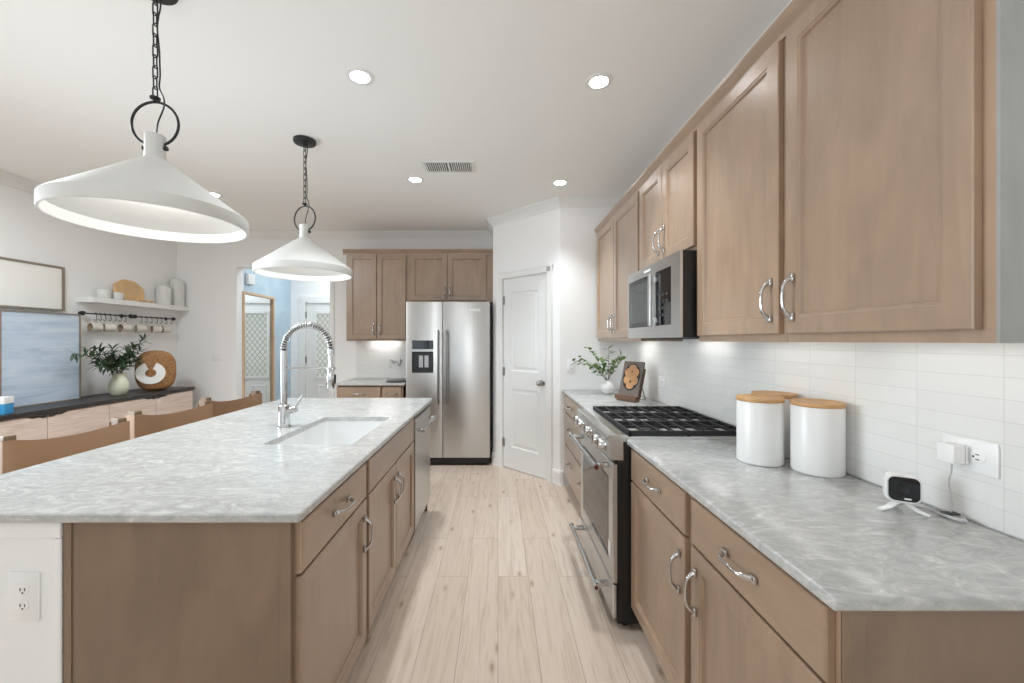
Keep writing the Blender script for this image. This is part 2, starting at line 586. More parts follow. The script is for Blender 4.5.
# ------------------------------------------------------------------ room shell
CEIL = 2.745
XR, XL, YB = 1.24, -4.03, 5.08
bm = NB(); box(bm, -5.2, 1.5, -4.1, 7.0, -0.1, 0.0); struct('floor', bm, M['floor'])
bm = NB(); box(bm, -5.2, 1.5, -4.1, 6.6, CEIL, CEIL + 0.1); struct('ceiling', bm, M['ceiling'])
bm = NB(); box(bm, XR, XR + 0.12, -4.0, 3.88, 0, CEIL); struct('wall_right', bm, M['wall'])
bm = NB()
box(bm, XL - 0.12, XL, -4.0, 0.7, 0, CEIL); box(bm, XL - 0.12, XL, 2.72, YB + 0.14, 0, CEIL)
box(bm, XL - 0.12, XL, 0.7, 2.72, 0, 0.5); box(bm, XL - 0.12, XL, 0.7, 2.72, 2.1, CEIL)
struct('wall_left', bm, M['wall'])
bm = NB()
for a, b in ((XL, -3.0), (-1.6, XR)):
    box(bm, a, b, -4.0, -3.88, 0, CEIL)
for a, b in ((-3.0, -1.6),):
    box(bm, a, b, -4.0, -3.88, 0, 0.9); box(bm, a, b, -4.0, -3.88, 1.9, CEIL)
struct('wall_rear', bm, M['wall'])
# window frames in the two unseen windows
bm = NB()
for a, b, c_, d in ((0.702, 0.76, 0.502, 2.098), (2.66, 2.718, 0.502, 2.098), (1.68, 1.74, 0.56, 2.04), (0.76, 2.66, 0.502, 0.56), (0.76, 2.66, 2.04, 2.098)):
    box(bm, XL - 0.10, XL - 0.04, a, b, c_, d, 0.004)
struct('window_1', bm, M['trim'])
bm = NB()
for a, b, c_, d in ((-2.998, -2.94, 0.902, 1.898), (-1.66, -1.602, 0.902, 1.898), (-2.33, -2.27, 0.96, 1.84), (-2.94, -1.66, 0.902, 0.96), (-2.94, -1.66, 1.84, 1.898)):
    box(bm, a, b, -3.97, -3.91, c_, d, 0.004)
struct('window_2', bm, M['trim'])
OX0, OX1, OZ = -3.28, -2.107, 2.307
bm = NB()
box(bm, XL, OX0, YB, YB + 0.14, 0, CEIL); box(bm, OX1, -0.056, YB, YB + 0.14, 0, CEIL); box(bm, OX0, OX1, YB, YB + 0.14, OZ, CEIL)
struct('wall_back', bm, M['wall'])
# pantry: return beside the refrigerator, angled wall with the door, short wall facing the camera
bm = NB(); box(bm, -0.056, 0.03, 4.53, YB, 0, CEIL); struct('wall_pantry_return', bm, M['wall'])
ANG = Matrix.Translation((-0.056, 4.53, 0)) @ Matrix.Rotation(R(-45), 4, 'Z')
DX0, DX1, DZ = 0.155, 0.757, 2.05
bm = NB()
box(bm, 0.0, DX0 - 0.015, 0, 0.1, 0, CEIL); box(bm, DX1 + 0.015, 0.919, 0, 0.1, 0, CEIL); box(bm, DX0 - 0.015, DX1 + 0.015, 0, 0.1, DZ + 0.015, CEIL)
bmesh.ops.transform(bm, matrix=ANG, verts=bm.verts)
struct('wall_pantry_angled', bm, M['wall'])
bm = NB(); box(bm, 0.594, XR, 3.88, 3.98, 0, CEIL); struct('wall_pantry_front', bm, M['wall'])

crown = [(0, CEIL - 0.085), (0.012, CEIL - 0.085), (0.016, CEIL - 0.072), (0.03, CEIL - 0.05), (0.055, CEIL - 0.022), (0.066, CEIL - 0.014), (0.07, CEIL - 0.001), (0, CEIL - 0.001)]
molding([(XL, -3.88), (XL, YB), (-0.056, YB), (-0.056, 4.53), (0.594, 3.88), (XR, 3.88), (XR, -3.88)], crown, 'trim_1', M['trim'])
base = [(0, 0), (0.018, 0), (0.018, 0.012), (0.014, 0.014), (0.014, 0.115), (0.008, 0.138), (0, 0.14)]
molding([(XL, -3.88), (XL, YB), (OX0, YB)], base, 'baseboard_left', M['trim'])
def angpt(x):
    p = ANG @ Vector((x, 0, 0)); return (p.x, p.y)
molding([(-0.056, 4.62), (-0.056, 4.53), angpt(DX0 - 0.078)], base, 'baseboard_fridge_side', M['trim'])
molding([angpt(DX1 + 0.078), (0.594, 3.88), (0.625, 3.88)], base, 'baseboard_pantry', M['trim'])
# casing of the pantry door
bm = NB()
prof = [(0.0, 0.0), (0.0, -0.012), (0.010, -0.018), (0.055, -0.018), (0.068, -0.022), (0.072, -0.014), (0.072, 0.0)]
def casing_side(bm, x, s):
    prism(bm, [(x + s * a, b) for a, b in prof], 'z', 0.0, DZ + 0.075)
casing_side(bm, DX0 - 0.004, -1); casing_side(bm, DX1 + 0.004, 1)
prism(bm, [(b, DZ + 0.004 + a) for a, b in prof], 'x', DX0 - 0.076, DX1 + 0.076)
box(bm, DX0 - 0.015, DX0 - 0.003, 0.0, 0.1, 0, DZ + 0.003); box(bm, DX1 + 0.003, DX1 + 0.015, 0.0, 0.1, 0, DZ + 0.003)
box(bm, DX0 - 0.015, DX1 + 0.015, 0.0, 0.1, DZ + 0.003, DZ + 0.015)
bmesh.ops.transform(bm, matrix=ANG, verts=bm.verts)
struct('trim_2', bm, M['trim'])

def panel_door(bm, w, z0, z1, panels, yf, yb):
    """slab with recessed raised panels; panels = (x0, x1, za, zb) stacked upwards"""
    xs0, xs1 = panels[0][0], panels[0][1]
    def quad(x0, x1, a, b):
        bm.faces.new([bm.verts.new(p) for p in ((x0, yf, a), (x1, yf, a), (x1, yf, b), (x0, yf, b))])
    cuts = [z0]
    for p in panels:
        cuts += [p[2], p[3]]
    cuts.append(z1)
    for a, b in zip(cuts, cuts[1:]):
        quad(0, xs0, a, b); quad(xs1, w, a, b)
    for i in range(0, len(cuts), 2):
        quad(xs0, xs1, cuts[i], cuts[i + 1])
    for x0, x1, a, b in panels:
        L = []
        for ins, dy in ((0, 0), (0.010, 0.010), (0.028, 0.010), (0.046, 0.003)):
            L.append([bm.verts.new(p) for p in ((x0 + ins, yf + dy, a + ins), (x1 - ins, yf + dy, a + ins), (x1 - ins, yf + dy, b - ins), (x0 + ins, yf + dy, b - ins))])
        for q, r_ in zip(L, L[1:]):
            for i in range(4):
                j = (i + 1) % 4
                bm.faces.new((q[i], q[j], r_[j], r_[i]))
        bm.faces.new(L[-1])
    c = [(0, z0), (w, z0), (w, z1), (0, z1)]
    F = [bm.verts.new((x, yf, z)) for x, z in c]
    B = [bm.verts.new((x, yb, z)) for x, z in c]
    bm.faces.new(B)
    for i in range(4):
        j = (i + 1) % 4
        bm.faces.new((F[i], F[j], B[j], B[i]))

DW_ = DX1 - DX0
bm = NB()
panel_door(bm, DW_, 0.012, DZ, [(0.115, DW_ - 0.115, 0.24, 0.87), (0.115, DW_ - 0.115, 1.06, 1.90)], 0.012, 0.047)
d1 = finish(bm, 'door_1', M['door_paint'])
d1['kind'] = 'structure'
d1.matrix_world = ANG @ Matrix.Translation((DX0, 0, 0))
bm = NB()
KM = Matrix.Translation((DW_ - 0.065, 0.012, 0.96)) @ Matrix.Rotation(R(90), 4, 'X')
lathe(bm, [(0, 0), (0.032, 0), (0.032, 0.006), (0.012, 0.010), (0.011, 0.03), (0.022, 0.038), (0.029, 0.052), (0.026, 0.064), (0.012, 0.071), (0, 0.072)], 24, mtx=KM)
finish(bm, 'door_knob', M['nickel'], d1, smooth=40)
for z in (0.28, 1.05, 1.82):
    bm = NB()
    cyl(bm, (-0.002, 0.004, z - 0.045), (-0.002, 0.004, z + 0.045), 0.008, 10)
    box(bm, 0.0, 0.02, 0.009, 0.0125, z - 0.045, z + 0.045)
    finish(bm, 'hinge', M['nickel'], d1, smooth=40)

# foyer beyond the opening
bm = NB(); box(bm, -3.42, -3.30, YB + 0.145, 6.45, 0, CEIL); struct('wall_foyer_left', bm, M['wallpaper'])
FX0, FX1, FZ = -3.06, -2.15, 1.99
bm = NB()
box(bm, -3.42, FX0 - 0.02, 6.45, 6.57, 0, CEIL); box(bm, FX1 + 0.02, -1.2, 6.45, 6.57, 0, CEIL); box(bm, FX0 - 0.02, FX1 + 0.02, 6.45, 6.57, FZ + 0.02, CEIL)
struct('wall_foyer_back', bm, M['wall'])
bm = NB(); box(bm, -1.32, -1.2, YB + 0.145, 6.45, 0, CEIL); struct('wall_foyer_right', bm, M['wall'])
bm = NB()
box(bm, FX0 - 0.10, FX0 - 0.006, 6.43, 6.449, 0, FZ + 0.10); box(bm, FX1 + 0.006, FX1 + 0.10, 6.43, 6.449, 0, FZ + 0.10); box(bm, FX0 - 0.006, FX1 + 0.006, 6.43, 6.449, FZ + 0.006, FZ + 0.10)
struct('trim_3', bm, M['trim'])
# front door: frame around a leaded glass, panels below
gx0, gx1, gz0, gz1 = 0.15, 0.76, 0.80, 1.83
fw = FX1 - FX0
bm = NB()
box(bm, 0, gx0, 0, 0.045, 0.012, FZ); box(bm, gx1, fw, 0, 0.045, 0.012, FZ)
box(bm, gx0, gx1, 0, 0.045, gz1, FZ); box(bm, gx0, gx1, 0, 0.045, 0.012, gz0)
for a, b in ((0.17, 0.42), (0.49, 0.74)):
    ringpanel(bm, a, b, 0.15, 0.68, [(0, 0.0), (0.0, -0.004), (0.02, -0.010), (0.04, -0.004)])
d2 = finish(bm, 'door_2', M['door_paint'], loc=(FX0, 6.47, 0))
d2['kind'] = 'structure'
bm = NB()
for a, b, c, d in ((gx0 - 0.03, gx0 + 0.015, gz0 - 0.03, gz1 + 0.03), (gx1 - 0.015, gx1 + 0.03, gz0 - 0.03, gz1 + 0.03), (gx0, gx1, gz0 - 0.03, gz0 + 0.015), (gx0, gx1, gz1 - 0.015, gz1 + 0.03)):
    box(bm, a, b, -0.012, 0.0, c, d, 0.004)
finish(bm, 'glass_frame', M['door_paint'], d2)
bm = NB(); box(bm, gx0, gx1, 0.018, 0.024, gz0, gz1); finish(bm, 'glass', M['lattice'], d2)
for z in (0.25, 1.08, 1.79):
    bm = NB(); cyl(bm, (-0.004, -0.008, z - 0.05), (-0.004, -0.008, z + 0.05), 0.009, 10); finish(bm, 'hinge', M['socket'], d2, smooth=40)
bm = NB()
cyl(bm, (fw - 0.07, 0, 0.98), (fw - 0.07, -0.05, 0.98), 0.025, 16); cyl(bm, (fw - 0.07, -0.045, 0.98), (fw - 0.17, -0.045, 0.98), 0.009, 10)
finish(bm, 'door_handle', M['black_metal'], d2, smooth=40)
# what lies outside the front door
bm = NB(); box(bm, -14, 8, 7.0, 26, -0.16, -0.06); struct('ground', bm, M['grass'])
def hedge(cx, cy, w, h, label):
    bm = NB()
    rnd = random.Random(int(cx * 10))
    for i in range(420):
        a, b, c = rnd.uniform(-1, 1), rnd.uniform(-1, 1), rnd.uniform(0, 1)
        k = (a * a + b * b) ** 0.5
        if k > 1: continue
        x, y, z = cx + a * w / 2, cy + b * 0.5, -0.06 + c * h * (1 - 0.35 * abs(a)) 
        d = Vector((rnd.uniform(-1, 1), rnd.uniform(-1, 1), rnd.uniform(-1, 1))).normalized()
        e = d.orthogonal().normalized(); f = d.cross(e)
        s = 0.11
        bm.faces.new([bm.verts.new(Vector((x, y, z)) + q) for q in (e * s, f * s * 0.6, -e * s, -f * s * 0.6)])
    box(bm, cx - w * 0.42, cx + w * 0.42, cy - 0.3, cy + 0.3, -0.06, h * 0.55, 0.08)
    tag(finish(bm, 'hedge', M['leaf_light']), label, 'hedge')
hedge(-1.3, 14.5, 2.6, 1.1, 'green hedge on the lawn outside the glass of the front door')

# narrow casing at the kitchen side of the opening
bm = NB(); box(bm, OX1 + 0.002, OX1 + 0.055, YB - 0.012, YB - 0.0005, 0, OZ + 0.05, 0.003); struct('trim_4', bm, M['trim'])

# tiled backsplashes
bm = NB(); box(bm, XR - 0.008, XR - 0.0003, 0.40, 3.879, 0.918, 1.43); struct('wall_tile_right', bm, M['tile'])
bm = NB(); box(bm, -1.775, -1.03, YB - 0.008, YB - 0.0003, 0.918, 1.378); struct('wall_tile_back', bm, M['tile'])

# ------------------------------------------------------------------ cabinet builder
def bow_handle(parent, x, y, z, L, axis, name='handle', m=None):
    """arched pull with flared feet, centre (x, z) on the plane y, bowing to -y"""
    bm = NB()
    n = 16
    pts, rads = [], []
    for i in range(n + 1):
        t = -1 + 2 * i / n
        d = 0.030 * (1 - t ** 4) + 0.004
        s = t * L / 2
        rr = 0.0048 + 0.0042 * abs(t) ** 3
        pts.append((x + s, y - d, z) if axis == 'x' else (x, y - d, z + s))
        rads.append(rr)
    tube(bm, pts, rads, 10)
    for t in (-1, 1):
        s = t * L / 2
        c = (x + s, y - 0.006, z) if axis == 'x' else (x, y - 0.006, z + s)
        e = (0.013, 0.006, 0.009) if axis == 'x' else (0.009, 0.006, 0.013)
        box(bm, c[0] - e[0], c[0] + e[0], y - 0.011, y - 0.0002, c[2] - e[2], c[2] + e[2], 0.003)
    return finish(bm, name, m or M['chrome'], parent, smooth=50)

def shaker(parent, x0, x1, z0, z1, m, name='door', rail=0.062, t=0.02):
    bm = NB()
    ringpanel(bm, x0, x1, z0, z1, [(0, -0.0005), (0, -t + 0.003), (0.003, -t), (rail - 0.009, -t), (rail - 0.006, -t + 0.003), (rail, -t + 0.0035), (rail + 0.004, -t + 0.012)])
    return finish(bm, name, m, parent)

def slab(parent, x0, x1, z0, z1, m, name='drawer', t=0.02):
    bm = NB()
    ringpanel(bm, x0, x1, z0, z1, [(0, -0.0005), (0, -t + 0.005), (0.002, -t + 0.001), (0.006, -t)])
    return finish(bm, name, m, parent)

def base_body(t, w, d, m, h=0.888, toe=0.11, side=None):
    bm = NB(); box(bm, 0, w, 0, d, toe, h - 0.016); box(bm, 0, w, 0.03, d, h - 0.016, h); finish(bm, 'body', m, t)
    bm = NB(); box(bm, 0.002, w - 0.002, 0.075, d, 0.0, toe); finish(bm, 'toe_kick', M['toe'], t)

RR, RI = R(-90), R(90)
XF = 0.65      # face frame plane of the right base run
GRB = 'base cabinets along the right wall'
def right_unit(label, y0, y1, name='base_cabinet'):
    return thing(name, label, 'cabinet', (XF, y1, 0), RR, GRB), y1 - y0
# nearest
t, w = right_unit('brown base cabinet at the near end of the right counter, under the plugged-in camera', 0.768, 1.345)
base_body(t, w, XR - XF - 0.002, M['wood'])
dr = slab(t, 0.022, w - 0.012, 0.725, 0.872, M['wood_y']); bow_handle(dr, w / 2, -0.02, 0.80, 0.125, 'x')
do = shaker(t, 0.022, w - 0.012, 0.122, 0.716, M['wood']); bow_handle(do, 0.022 + 0.035, -0.02, 0.585, 0.125, 'z')
t, w = right_unit('brown base cabinet right beside the near side of the range', 1.347, 1.93)
base_body(t, w, XR - XF - 0.002, M['wood'])
dr = slab(t, 0.010, w - 0.022, 0.725, 0.872, M['wood_y']); bow_handle(dr, w / 2, -0.02, 0.80, 0.125, 'x')
do = shaker(t, 0.010, w - 0.022, 0.122, 0.716, M['wood']); bow_handle(do, w - 0.022 - 0.035, -0.02, 0.585, 0.125, 'z')
t, w = right_unit('brown three-drawer base cabinet between the range and the pantry wall', 2.705, 3.862, 'drawer_cabinet')
base_body(t, w, XR - XF - 0.002, M['wood'])
for z0, z1 in ((0.725, 0.872), (0.43, 0.708), (0.122, 0.413)):
    dr = slab(t, 0.02, w - 0.02, z0, z1, M['wood_y'])
    for fx in (0.3, 0.72):
        bow_handle(dr, w * fx, -0.02, (z0 + z1) / 2 + (0.03 if z1 - z0 > 0.2 else 0), 0.125, 'x')
# finished end panel facing the camera
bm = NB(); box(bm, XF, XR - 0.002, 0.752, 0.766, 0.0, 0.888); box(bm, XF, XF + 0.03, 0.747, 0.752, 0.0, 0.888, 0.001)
M['wood_end_shaded'] = wood('stained_maple_shaded', lin(118, 98, 80), lin(138, 117, 97), 'z', 0.46, 0.6)  # cabinet wood darkened: shade on the end panels is in the colour
tag(finish(bm, 'cabinet_end_panel', M['wood_end_shaded']), 'flat brown end panel closing the near end of the right base cabinets', 'panel')

# right countertops
def slab_top(name, x0, x1, y0, y1, z0, z1, label, rnd=0.006):
    bm = NB(); box(bm, x0, x1, y0, y1, z0, z1, rnd, 3)
    return tag(finish(bm, name, M['quartz'], smooth=35), label, 'countertop')
slab_top('countertop', 0.613, XR - 0.009, 0.738, 1.932, 0.889, 0.915, 'grey veined stone countertop carrying the white canisters, right of the aisle')
slab_top('countertop', 0.613, XR - 0.009, 2.704, 3.876, 0.889, 0.915, 'grey veined stone countertop beyond the range, under the green sprigs')

# right upper cabinets
XU = 0.955
GRU = 'wall cabinets along the right wall'
UB, UT = 1.38, 2.415
def upper_unit(label, y0, y1, zb=UB):
    t = thing('wall_cabinet', label, 'cabinet', (XU, y1, zb), RR, GRU)
    bm = NB(); w_ = y1 - y0; d_ = XR - XU - 0.002; box(bm, 0, w_, 0, d_, 0.025, UT - zb); box(bm, 0, w_, 0, 0.02, 0, 0.025); box(bm, 0, 0.016, 0.02, d_, 0, 0.025); box(bm, w_ - 0.016, w_, 0.02, d_, 0, 0.025)
    finish(bm, 'body', M['wood'], t)
    return t, y1 - y0, UT - zb
def updoor(t, x0, x1, z0, z1, hx):
    d = shaker(t, x0, x1, z0, z1, M['wood'])
    bow_handle(d, hx, -0.02, z0 + 0.115, 0.125, 'z')
    return d
t, w, h = upper_unit('brown single-door wall cabinet nearest the camera on the right wall', 0.776, 1.335)
updoor(t, 0.016, w - 0.022, 0.027, h - 0.028, 0.016 + 0.035)
bm = NB(); box(bm, w, w + 0.006, 0.0, XR - XU - 0.002, 0, h)
finish(bm, 'side_panel', M['cab_inside'], t)
t, w, h = upper_unit('brown single-door wall cabinet directly right of the microwave', 1.337, 1.923)
updoor(t, 0.018, w - 0.016, 0.027, h - 0.028, w - 0.016 - 0.035)
t, w, h = upper_unit('short brown two-door wall cabinet above the microwave', 1.925, 2.70, 1.82)
updoor(t, 0.016, w / 2 - 0.004, 0.02, h - 0.028, w / 2 - 0.04)
updoor(t, w / 2 + 0.004, w - 0.016, 0.02, h - 0.028, w / 2 + 0.04)
t, w, h = upper_unit('tall brown two-door wall cabinet left of the microwave by the pantry', 2.702, 3.866)
updoor(t, 0.018, w / 2 - 0.006, 0.027, h - 0.028, w / 2 - 0.042)
updoor(t, w / 2 + 0.006, w - 0.016, 0.027, h - 0.028, w / 2 + 0.042)
# moulding along the top of these cabinets
bm = NB()
prism(bm, [(XU - 0.001, UT - 0.028), (XU - 0.010, UT - 0.028), (XU - 0.012, UT - 0.012), (XU - 0.024, UT + 0.004), (XU - 0.034, UT + 0.022), (XU - 0.034, UT + 0.034), (XU + 0.02, UT + 0.034), (XU + 0.02, UT + 0.001), (XU - 0.001, UT + 0.001)], 'y', 0.74, 3.868)
tag(finish(bm, 'cabinet_molding', M['wood_y']), 'brown crown moulding running along the top of the right wall cabinets', 'moulding')['kind'] = 'thing'
# led bars under the cabinets
def led(label, x0, x1, y0, y1, z, m='led_on'):
    t = thing('under_cabinet_light', label, 'lamp', ((x0 + x1) / 2, (y0 + y1) / 2, z), 0, 'lights under the wall cabinets')
    hx, hy = (x1 - x0) / 2, (y1 - y0) / 2
    bm = NB(); box(bm, -hx, hx, -hy, hy, -0.008, -0.0003); finish(bm, 'housing', M['plastic'], t)
    bm = NB(); box(bm, -hx + 0.003, hx - 0.003, -hy + 0.003, hy - 0.003, -0.011, -0.0082); finish(bm, 'diffuser', M[m], t)
led('slim light bar under the wall cabinet nearest the camera', 1.10, 1.13, 0.83, 1.29, UB + 0.0247)
led('slim light bar under the wall cabinet right of the microwave', 1.10, 1.13, 1.40, 1.86, UB + 0.0247)
led('slim light bar under the wall cabinet left of the microwave', 1.10, 1.13, 3.15, 3.45, UB + 0.0247, 'task_on')
led('slim light bar under the wall cabinet beside the refrigerator', -1.58, -1.24, 4.98, 5.01, UB + 0.0247, 'task_on')

# ------------------------------------------------------------------ back run: refrigerator, cabinets
YU = 4.77
GRK = 'cabinets on the back wall'
BT = 2.425
def back_upper(label, x0, x1, zb):
    t = thing('wall_cabinet', label, 'cabinet', (x0, YU, zb), 0, GRK)
    bm = NB(); w_ = x1 - x0; d_ = YB - YU - 0.002; box(bm, 0, w_, 0, d_, 0.025, BT - zb); box(bm, 0, w_, 0, 0.02, 0, 0.025); box(bm, 0, 0.016, 0.02, d_, 0, 0.025); box(bm, w_ - 0.016, w_, 0.02, d_, 0, 0.025); finish(bm, 'body', M['wood_dark'], t)
    return t, x1 - x0, BT - zb
t, w, h = back_upper('tall brown two-door wall cabinet left of the refrigerator on the back wall', -1.785, -1.062, UB)
d = shaker(t, 0.022, w / 2 - 0.004, 0.02, h - 0.028, M['wood_dark'], rail=0.058); bow_handle(d, w / 2 - 0.036, -0.02, 0.135, 0.11, 'z')
d = shaker(t, w / 2 + 0.004, w - 0.022, 0.02, h - 0.028, M['wood_dark'], rail=0.058); bow_handle(d, w / 2 + 0.036, -0.02, 0.135, 0.11, 'z')
t, w, h = back_upper('short brown two-door cabinet above the refrigerator', -1.06, -0.060, 1.835)
d = shaker(t, 0.03, w / 2 - 0.038, 0.02, h - 0.028, M['wood_dark'], rail=0.058); bow_handle(d, w / 2 - 0.066, -0.02, 0.12, 0.11, 'z')
d = shaker(t, w / 2 - 0.030, w - 0.08, 0.02, h - 0.028, M['wood_dark'], rail=0.058); bow_handle(d, w / 2 - 0.002, -0.02, 0.12, 0.11, 'z')
bm = NB()
prism(bm, [(YU - 0.001, BT - 0.03), (YU - 0.010, BT - 0.03), (YU - 0.012, BT - 0.012), (YU - 0.024, BT + 0.004), (YU - 0.034, BT + 0.02), (YU - 0.034, BT + 0.03), (YU + 0.02, BT + 0.03), (YU + 0.02, BT + 0.001), (YU - 0.001, BT + 0.001)], 'x', -1.82, -0.058)
tag(finish(bm, 'cabinet_molding', M['wood_x']), 'brown crown moulding along the top of the back wall cabinets', 'moulding')['kind'] = 'thing'
# base cabinets left of the refrigerator
YF = 4.48
t = thing('base_cabinet', 'brown base cabinet at the left end of the back counter', 'cabinet', (-1.785, YF, 0), 0, GRK)
base_body(t, 0.50, YB - YF - 0.002, M['wood_dark'])
dr = slab(t, 0.02, 0.49, 0.73, 0.872, M['wood_x']); bow_handle(dr, 0.255, -0.02, 0.80, 0.125, 'x')
d = shaker(t, 0.02, 0.252, 0.122, 0.721, M['wood_dark']); bow_handle(d, 0.22, -0.02, 0.6, 0.125, 'z')
d = shaker(t, 0.258, 0.49, 0.122, 0.721, M['wood_dark']); bow_handle(d, 0.29, -0.02, 0.6, 0.125, 'z')
t = thing('base_cabinet', 'narrow brown base cabinet between the back drawer unit and the refrigerator', 'cabinet', (-1.283, YF, 0), 0, GRK)
base_body(t, 0.235, YB - YF - 0.002, M['wood_dark'])
dr = slab(t, 0.01, 0.215, 0.73, 0.872, M['wood_x']); bow_handle(dr, 0.1125, -0.02, 0.80, 0.10, 'x')
d = shaker(t, 0.01, 0.215, 0.122, 0.721, M['wood_dark'], rail=0.05); bow_handle(d, 0.04, -0.02, 0.6, 0.125, 'z')
bm = NB(); box(bm, -1.80, -1.024, 4.445, YB - 0.009, 0.889, 0.915, 0.006, 3)
tag(finish(bm, 'countertop', M['quartz'], smooth=35), 'short grey stone countertop left of the refrigerator', 'countertop')
bm = NB()
lathe(bm, [(0, 0), (0.09, 0), (0.12, 0.010), (0.122, 0.016), (0.112, 0.016), (0.088, 0.007), (0, 0.006)], 32)
tag(finish(bm, 'tray', M['dark_plate'], loc=(-1.155, 4.62, 0.9153), smooth=40), 'dark round tray on the back counter beside the refrigerator', 'tray')
# wire ornament on the back tiles
t = thing('wire_ornament', 'small silver wire ornament mounted on the white back tiles', 'ornament', (-1.27, YB - 0.0085, 1.10))
bm = NB()
pts = []
for i in range(40):
    a = i / 39
    pts.append((-0.08 + 0.16 * a, -0.010, 0.03 * math.sin(a * 15) * (1 - 0.3 * a) + 0.015 * a + 0.02 * math.sin(a * 7)))
tube(bm, pts, 0.0035, 6)
tube(bm, [(0.035, -0.010, -0.04), (0.045, -0.010, 0.0), (0.05, -0.010, 0.06)], 0.0035, 6)
tube(bm, [(-0.08, -0.010, -0.02), (-0.088, -0.010, -0.045), (-0.06, -0.010, -0.05)], 0.0035, 6)
finish(bm, 'wire', M['nickel'], t, smooth=60)
for x, z in ((-0.04, 0.03), (0.05, 0.0)):
    bm = NB(); cyl(bm, (x, 0, z), (x, -0.012, z), 0.003, 8); finish(bm, 'pin', M['nickel'], t)

# refrigerator
FXa, FXb, FY, FT = -1.012, -0.088, 4.45, 1.812
t = thing('refrigerator', 'side-by-side stainless steel refrigerator beside the pantry door', 'refrigerator', (FXa, FY, 0), 0)
fwid = FXb - FXa
bm = NB(); box(bm, 0.004, fwid - 0.004, 0.052, 0.62, 0.03, FT - 0.02); finish(bm, 'cabinet_body', M['black_plastic'], t)
split = fwid * 0.44
def fridge_door(x0, x1, name):
    bm = NB(); box(bm, x0, x1, 0, 0.048, 0.095, FT, 0.007, 3)
    return finish(bm, name, M['steel'], t, smooth=35)
fd = fridge_door(0, split - 0.003, 'freezer_door')
rd = fridge_door(split + 0.003, fwid, 'fridge_door')
def bar_handle(par, x, y, z0, z1, r=0.011, off=0.055, m=None):
    bm = NB()
    cyl(bm, (x, y - off, z0), (x, y - off, z1), r, 16)
    for z in (z0 + 0.03, z1 - 0.03):
        box(bm, x - 0.009, x + 0.009, y - off, y - 0.0003, z - 0.014, z + 0.014, 0.003)
    return finish(bm, 'handle', m or M['nickel'], par, smooth=40)
M['dark_steel'] = mat('dark_satin_steel', (0.26, 0.26, 0.255, 1), 0.28, 1.0, var=0.03)
bar_handle(fd, split - 0.045, 0, 0.69, 1.50, m=M['dark_steel'])
bar_handle(rd, split + 0.045, 0, 0.69, 1.50, m=M['dark_steel'])
ds = bpy.data.objects.new('dispenser', None); COL.objects.link(ds); ds.parent = fd
dx0, dx1 = 0.068, 0.302
bm = NB()
box(bm, dx0, dx1, -0.004, -0.0003, 1.29, 1.386, 0.002); finish(bm, 'display', M['black_glass'], ds)
bm = NB()
ringpanel(bm, dx0, dx1, 1.03, 1.262, [(0, -0.0003), (0, -0.006), (0.006, -0.007), (0.014, -0.002), (0.016, -0.0012)])
finish(bm, 'dispenser_bay', M['black_plastic'], ds)
for fx in (0.42, 0.68):
    bm = NB()
    xx = dx0 + (dx1 - dx0) * fx
    ringpanel(bm, xx - 0.022, xx + 0.022, 1.09, 1.22, [(0, -0.0013), (0, -0.006), (0.008, -0.006), (0.008, -0.003)])
    finish(bm, 'paddle', M['nickel'], ds)
bm = NB(); box(bm, dx0, dx1, -0.004, -0.0003, 1.264, 1.286, 0.001); finish(bm, 'divider_strip', M['steel'], ds)
bm = NB(); box(bm, fwid - 0.235, fwid - 0.105, -0.003, -0.0003, 1.706, 1.736, 0.001); finish(bm, 'badge', M['plastic'], rd)
bm = NB(); box(bm, 0.01, fwid - 0.01, 0.03, 0.05, 0.025, 0.088)
for i in range(14):
    box(bm, 0.05 + i * 0.058, 0.09 + i * 0.058, 0.027, 0.03, 0.05, 0.058)
finish(bm, 'base_grille', M['black_plastic'], t)
for x in (0.06, fwid - 0.06):
    for y in (0.09, 0.56):
        bm = NB(); cyl(bm, (x, y, 0.0), (x, y, 0.03), 0.018, 12); finish(bm, 'foot', M['black_plastic'], t)

# ------------------------------------------------------------------ range
t = thing('range', 'stainless gas range with black grates between the right base cabinets', 'range', (0.60, 2.70, 0), RR)
rw = 0.764
bm = NB(); box(bm, 0.002, rw - 0.002, -0.028, 0.60, 0.03, 0.811); box(bm, 0.002, rw - 0.002, 0.0, 0.60, 0.811, 0.905)
for i in range(4):
    box(bm, rw - 0.002, rw - 0.0005, -0.01 + i * 0.02, i * 0.02, 0.06, 0.80)
finish(bm, 'body', M['black_plastic'], t)
for x in (0.05, rw - 0.05):
    for y in (0.02, 0.55):
        bm = NB(); cyl(bm, (x, y, 0), (x, y, 0.03), 0.02, 12); finish(bm, 'foot', M['black_plastic'], t)
bm = NB(); box(bm, 0.0, rw, 0.021, 0.622, 0.9055, 0.922, 0.004); M['cooktop'] = mat('satin_cooktop_steel', (0.66, 0.66, 0.655, 1), 0.5, 0.75, var=0.02); finish(bm, 'cooktop', M['cooktop'], t)
bm = NB()
prism(bm, [(-0.073, 0.925), (-0.066, 0.932), (0.0205, 0.932), (0.0205, 0.90), (-0.001, 0.90), (-0.001, 0.8125), (-0.060, 0.8125)], 'x', 0.0, rw)
cp = finish(bm, 'control_panel', M['steel_h'], t)
KR = Matrix.Rotation(R(90), 4, 'X')
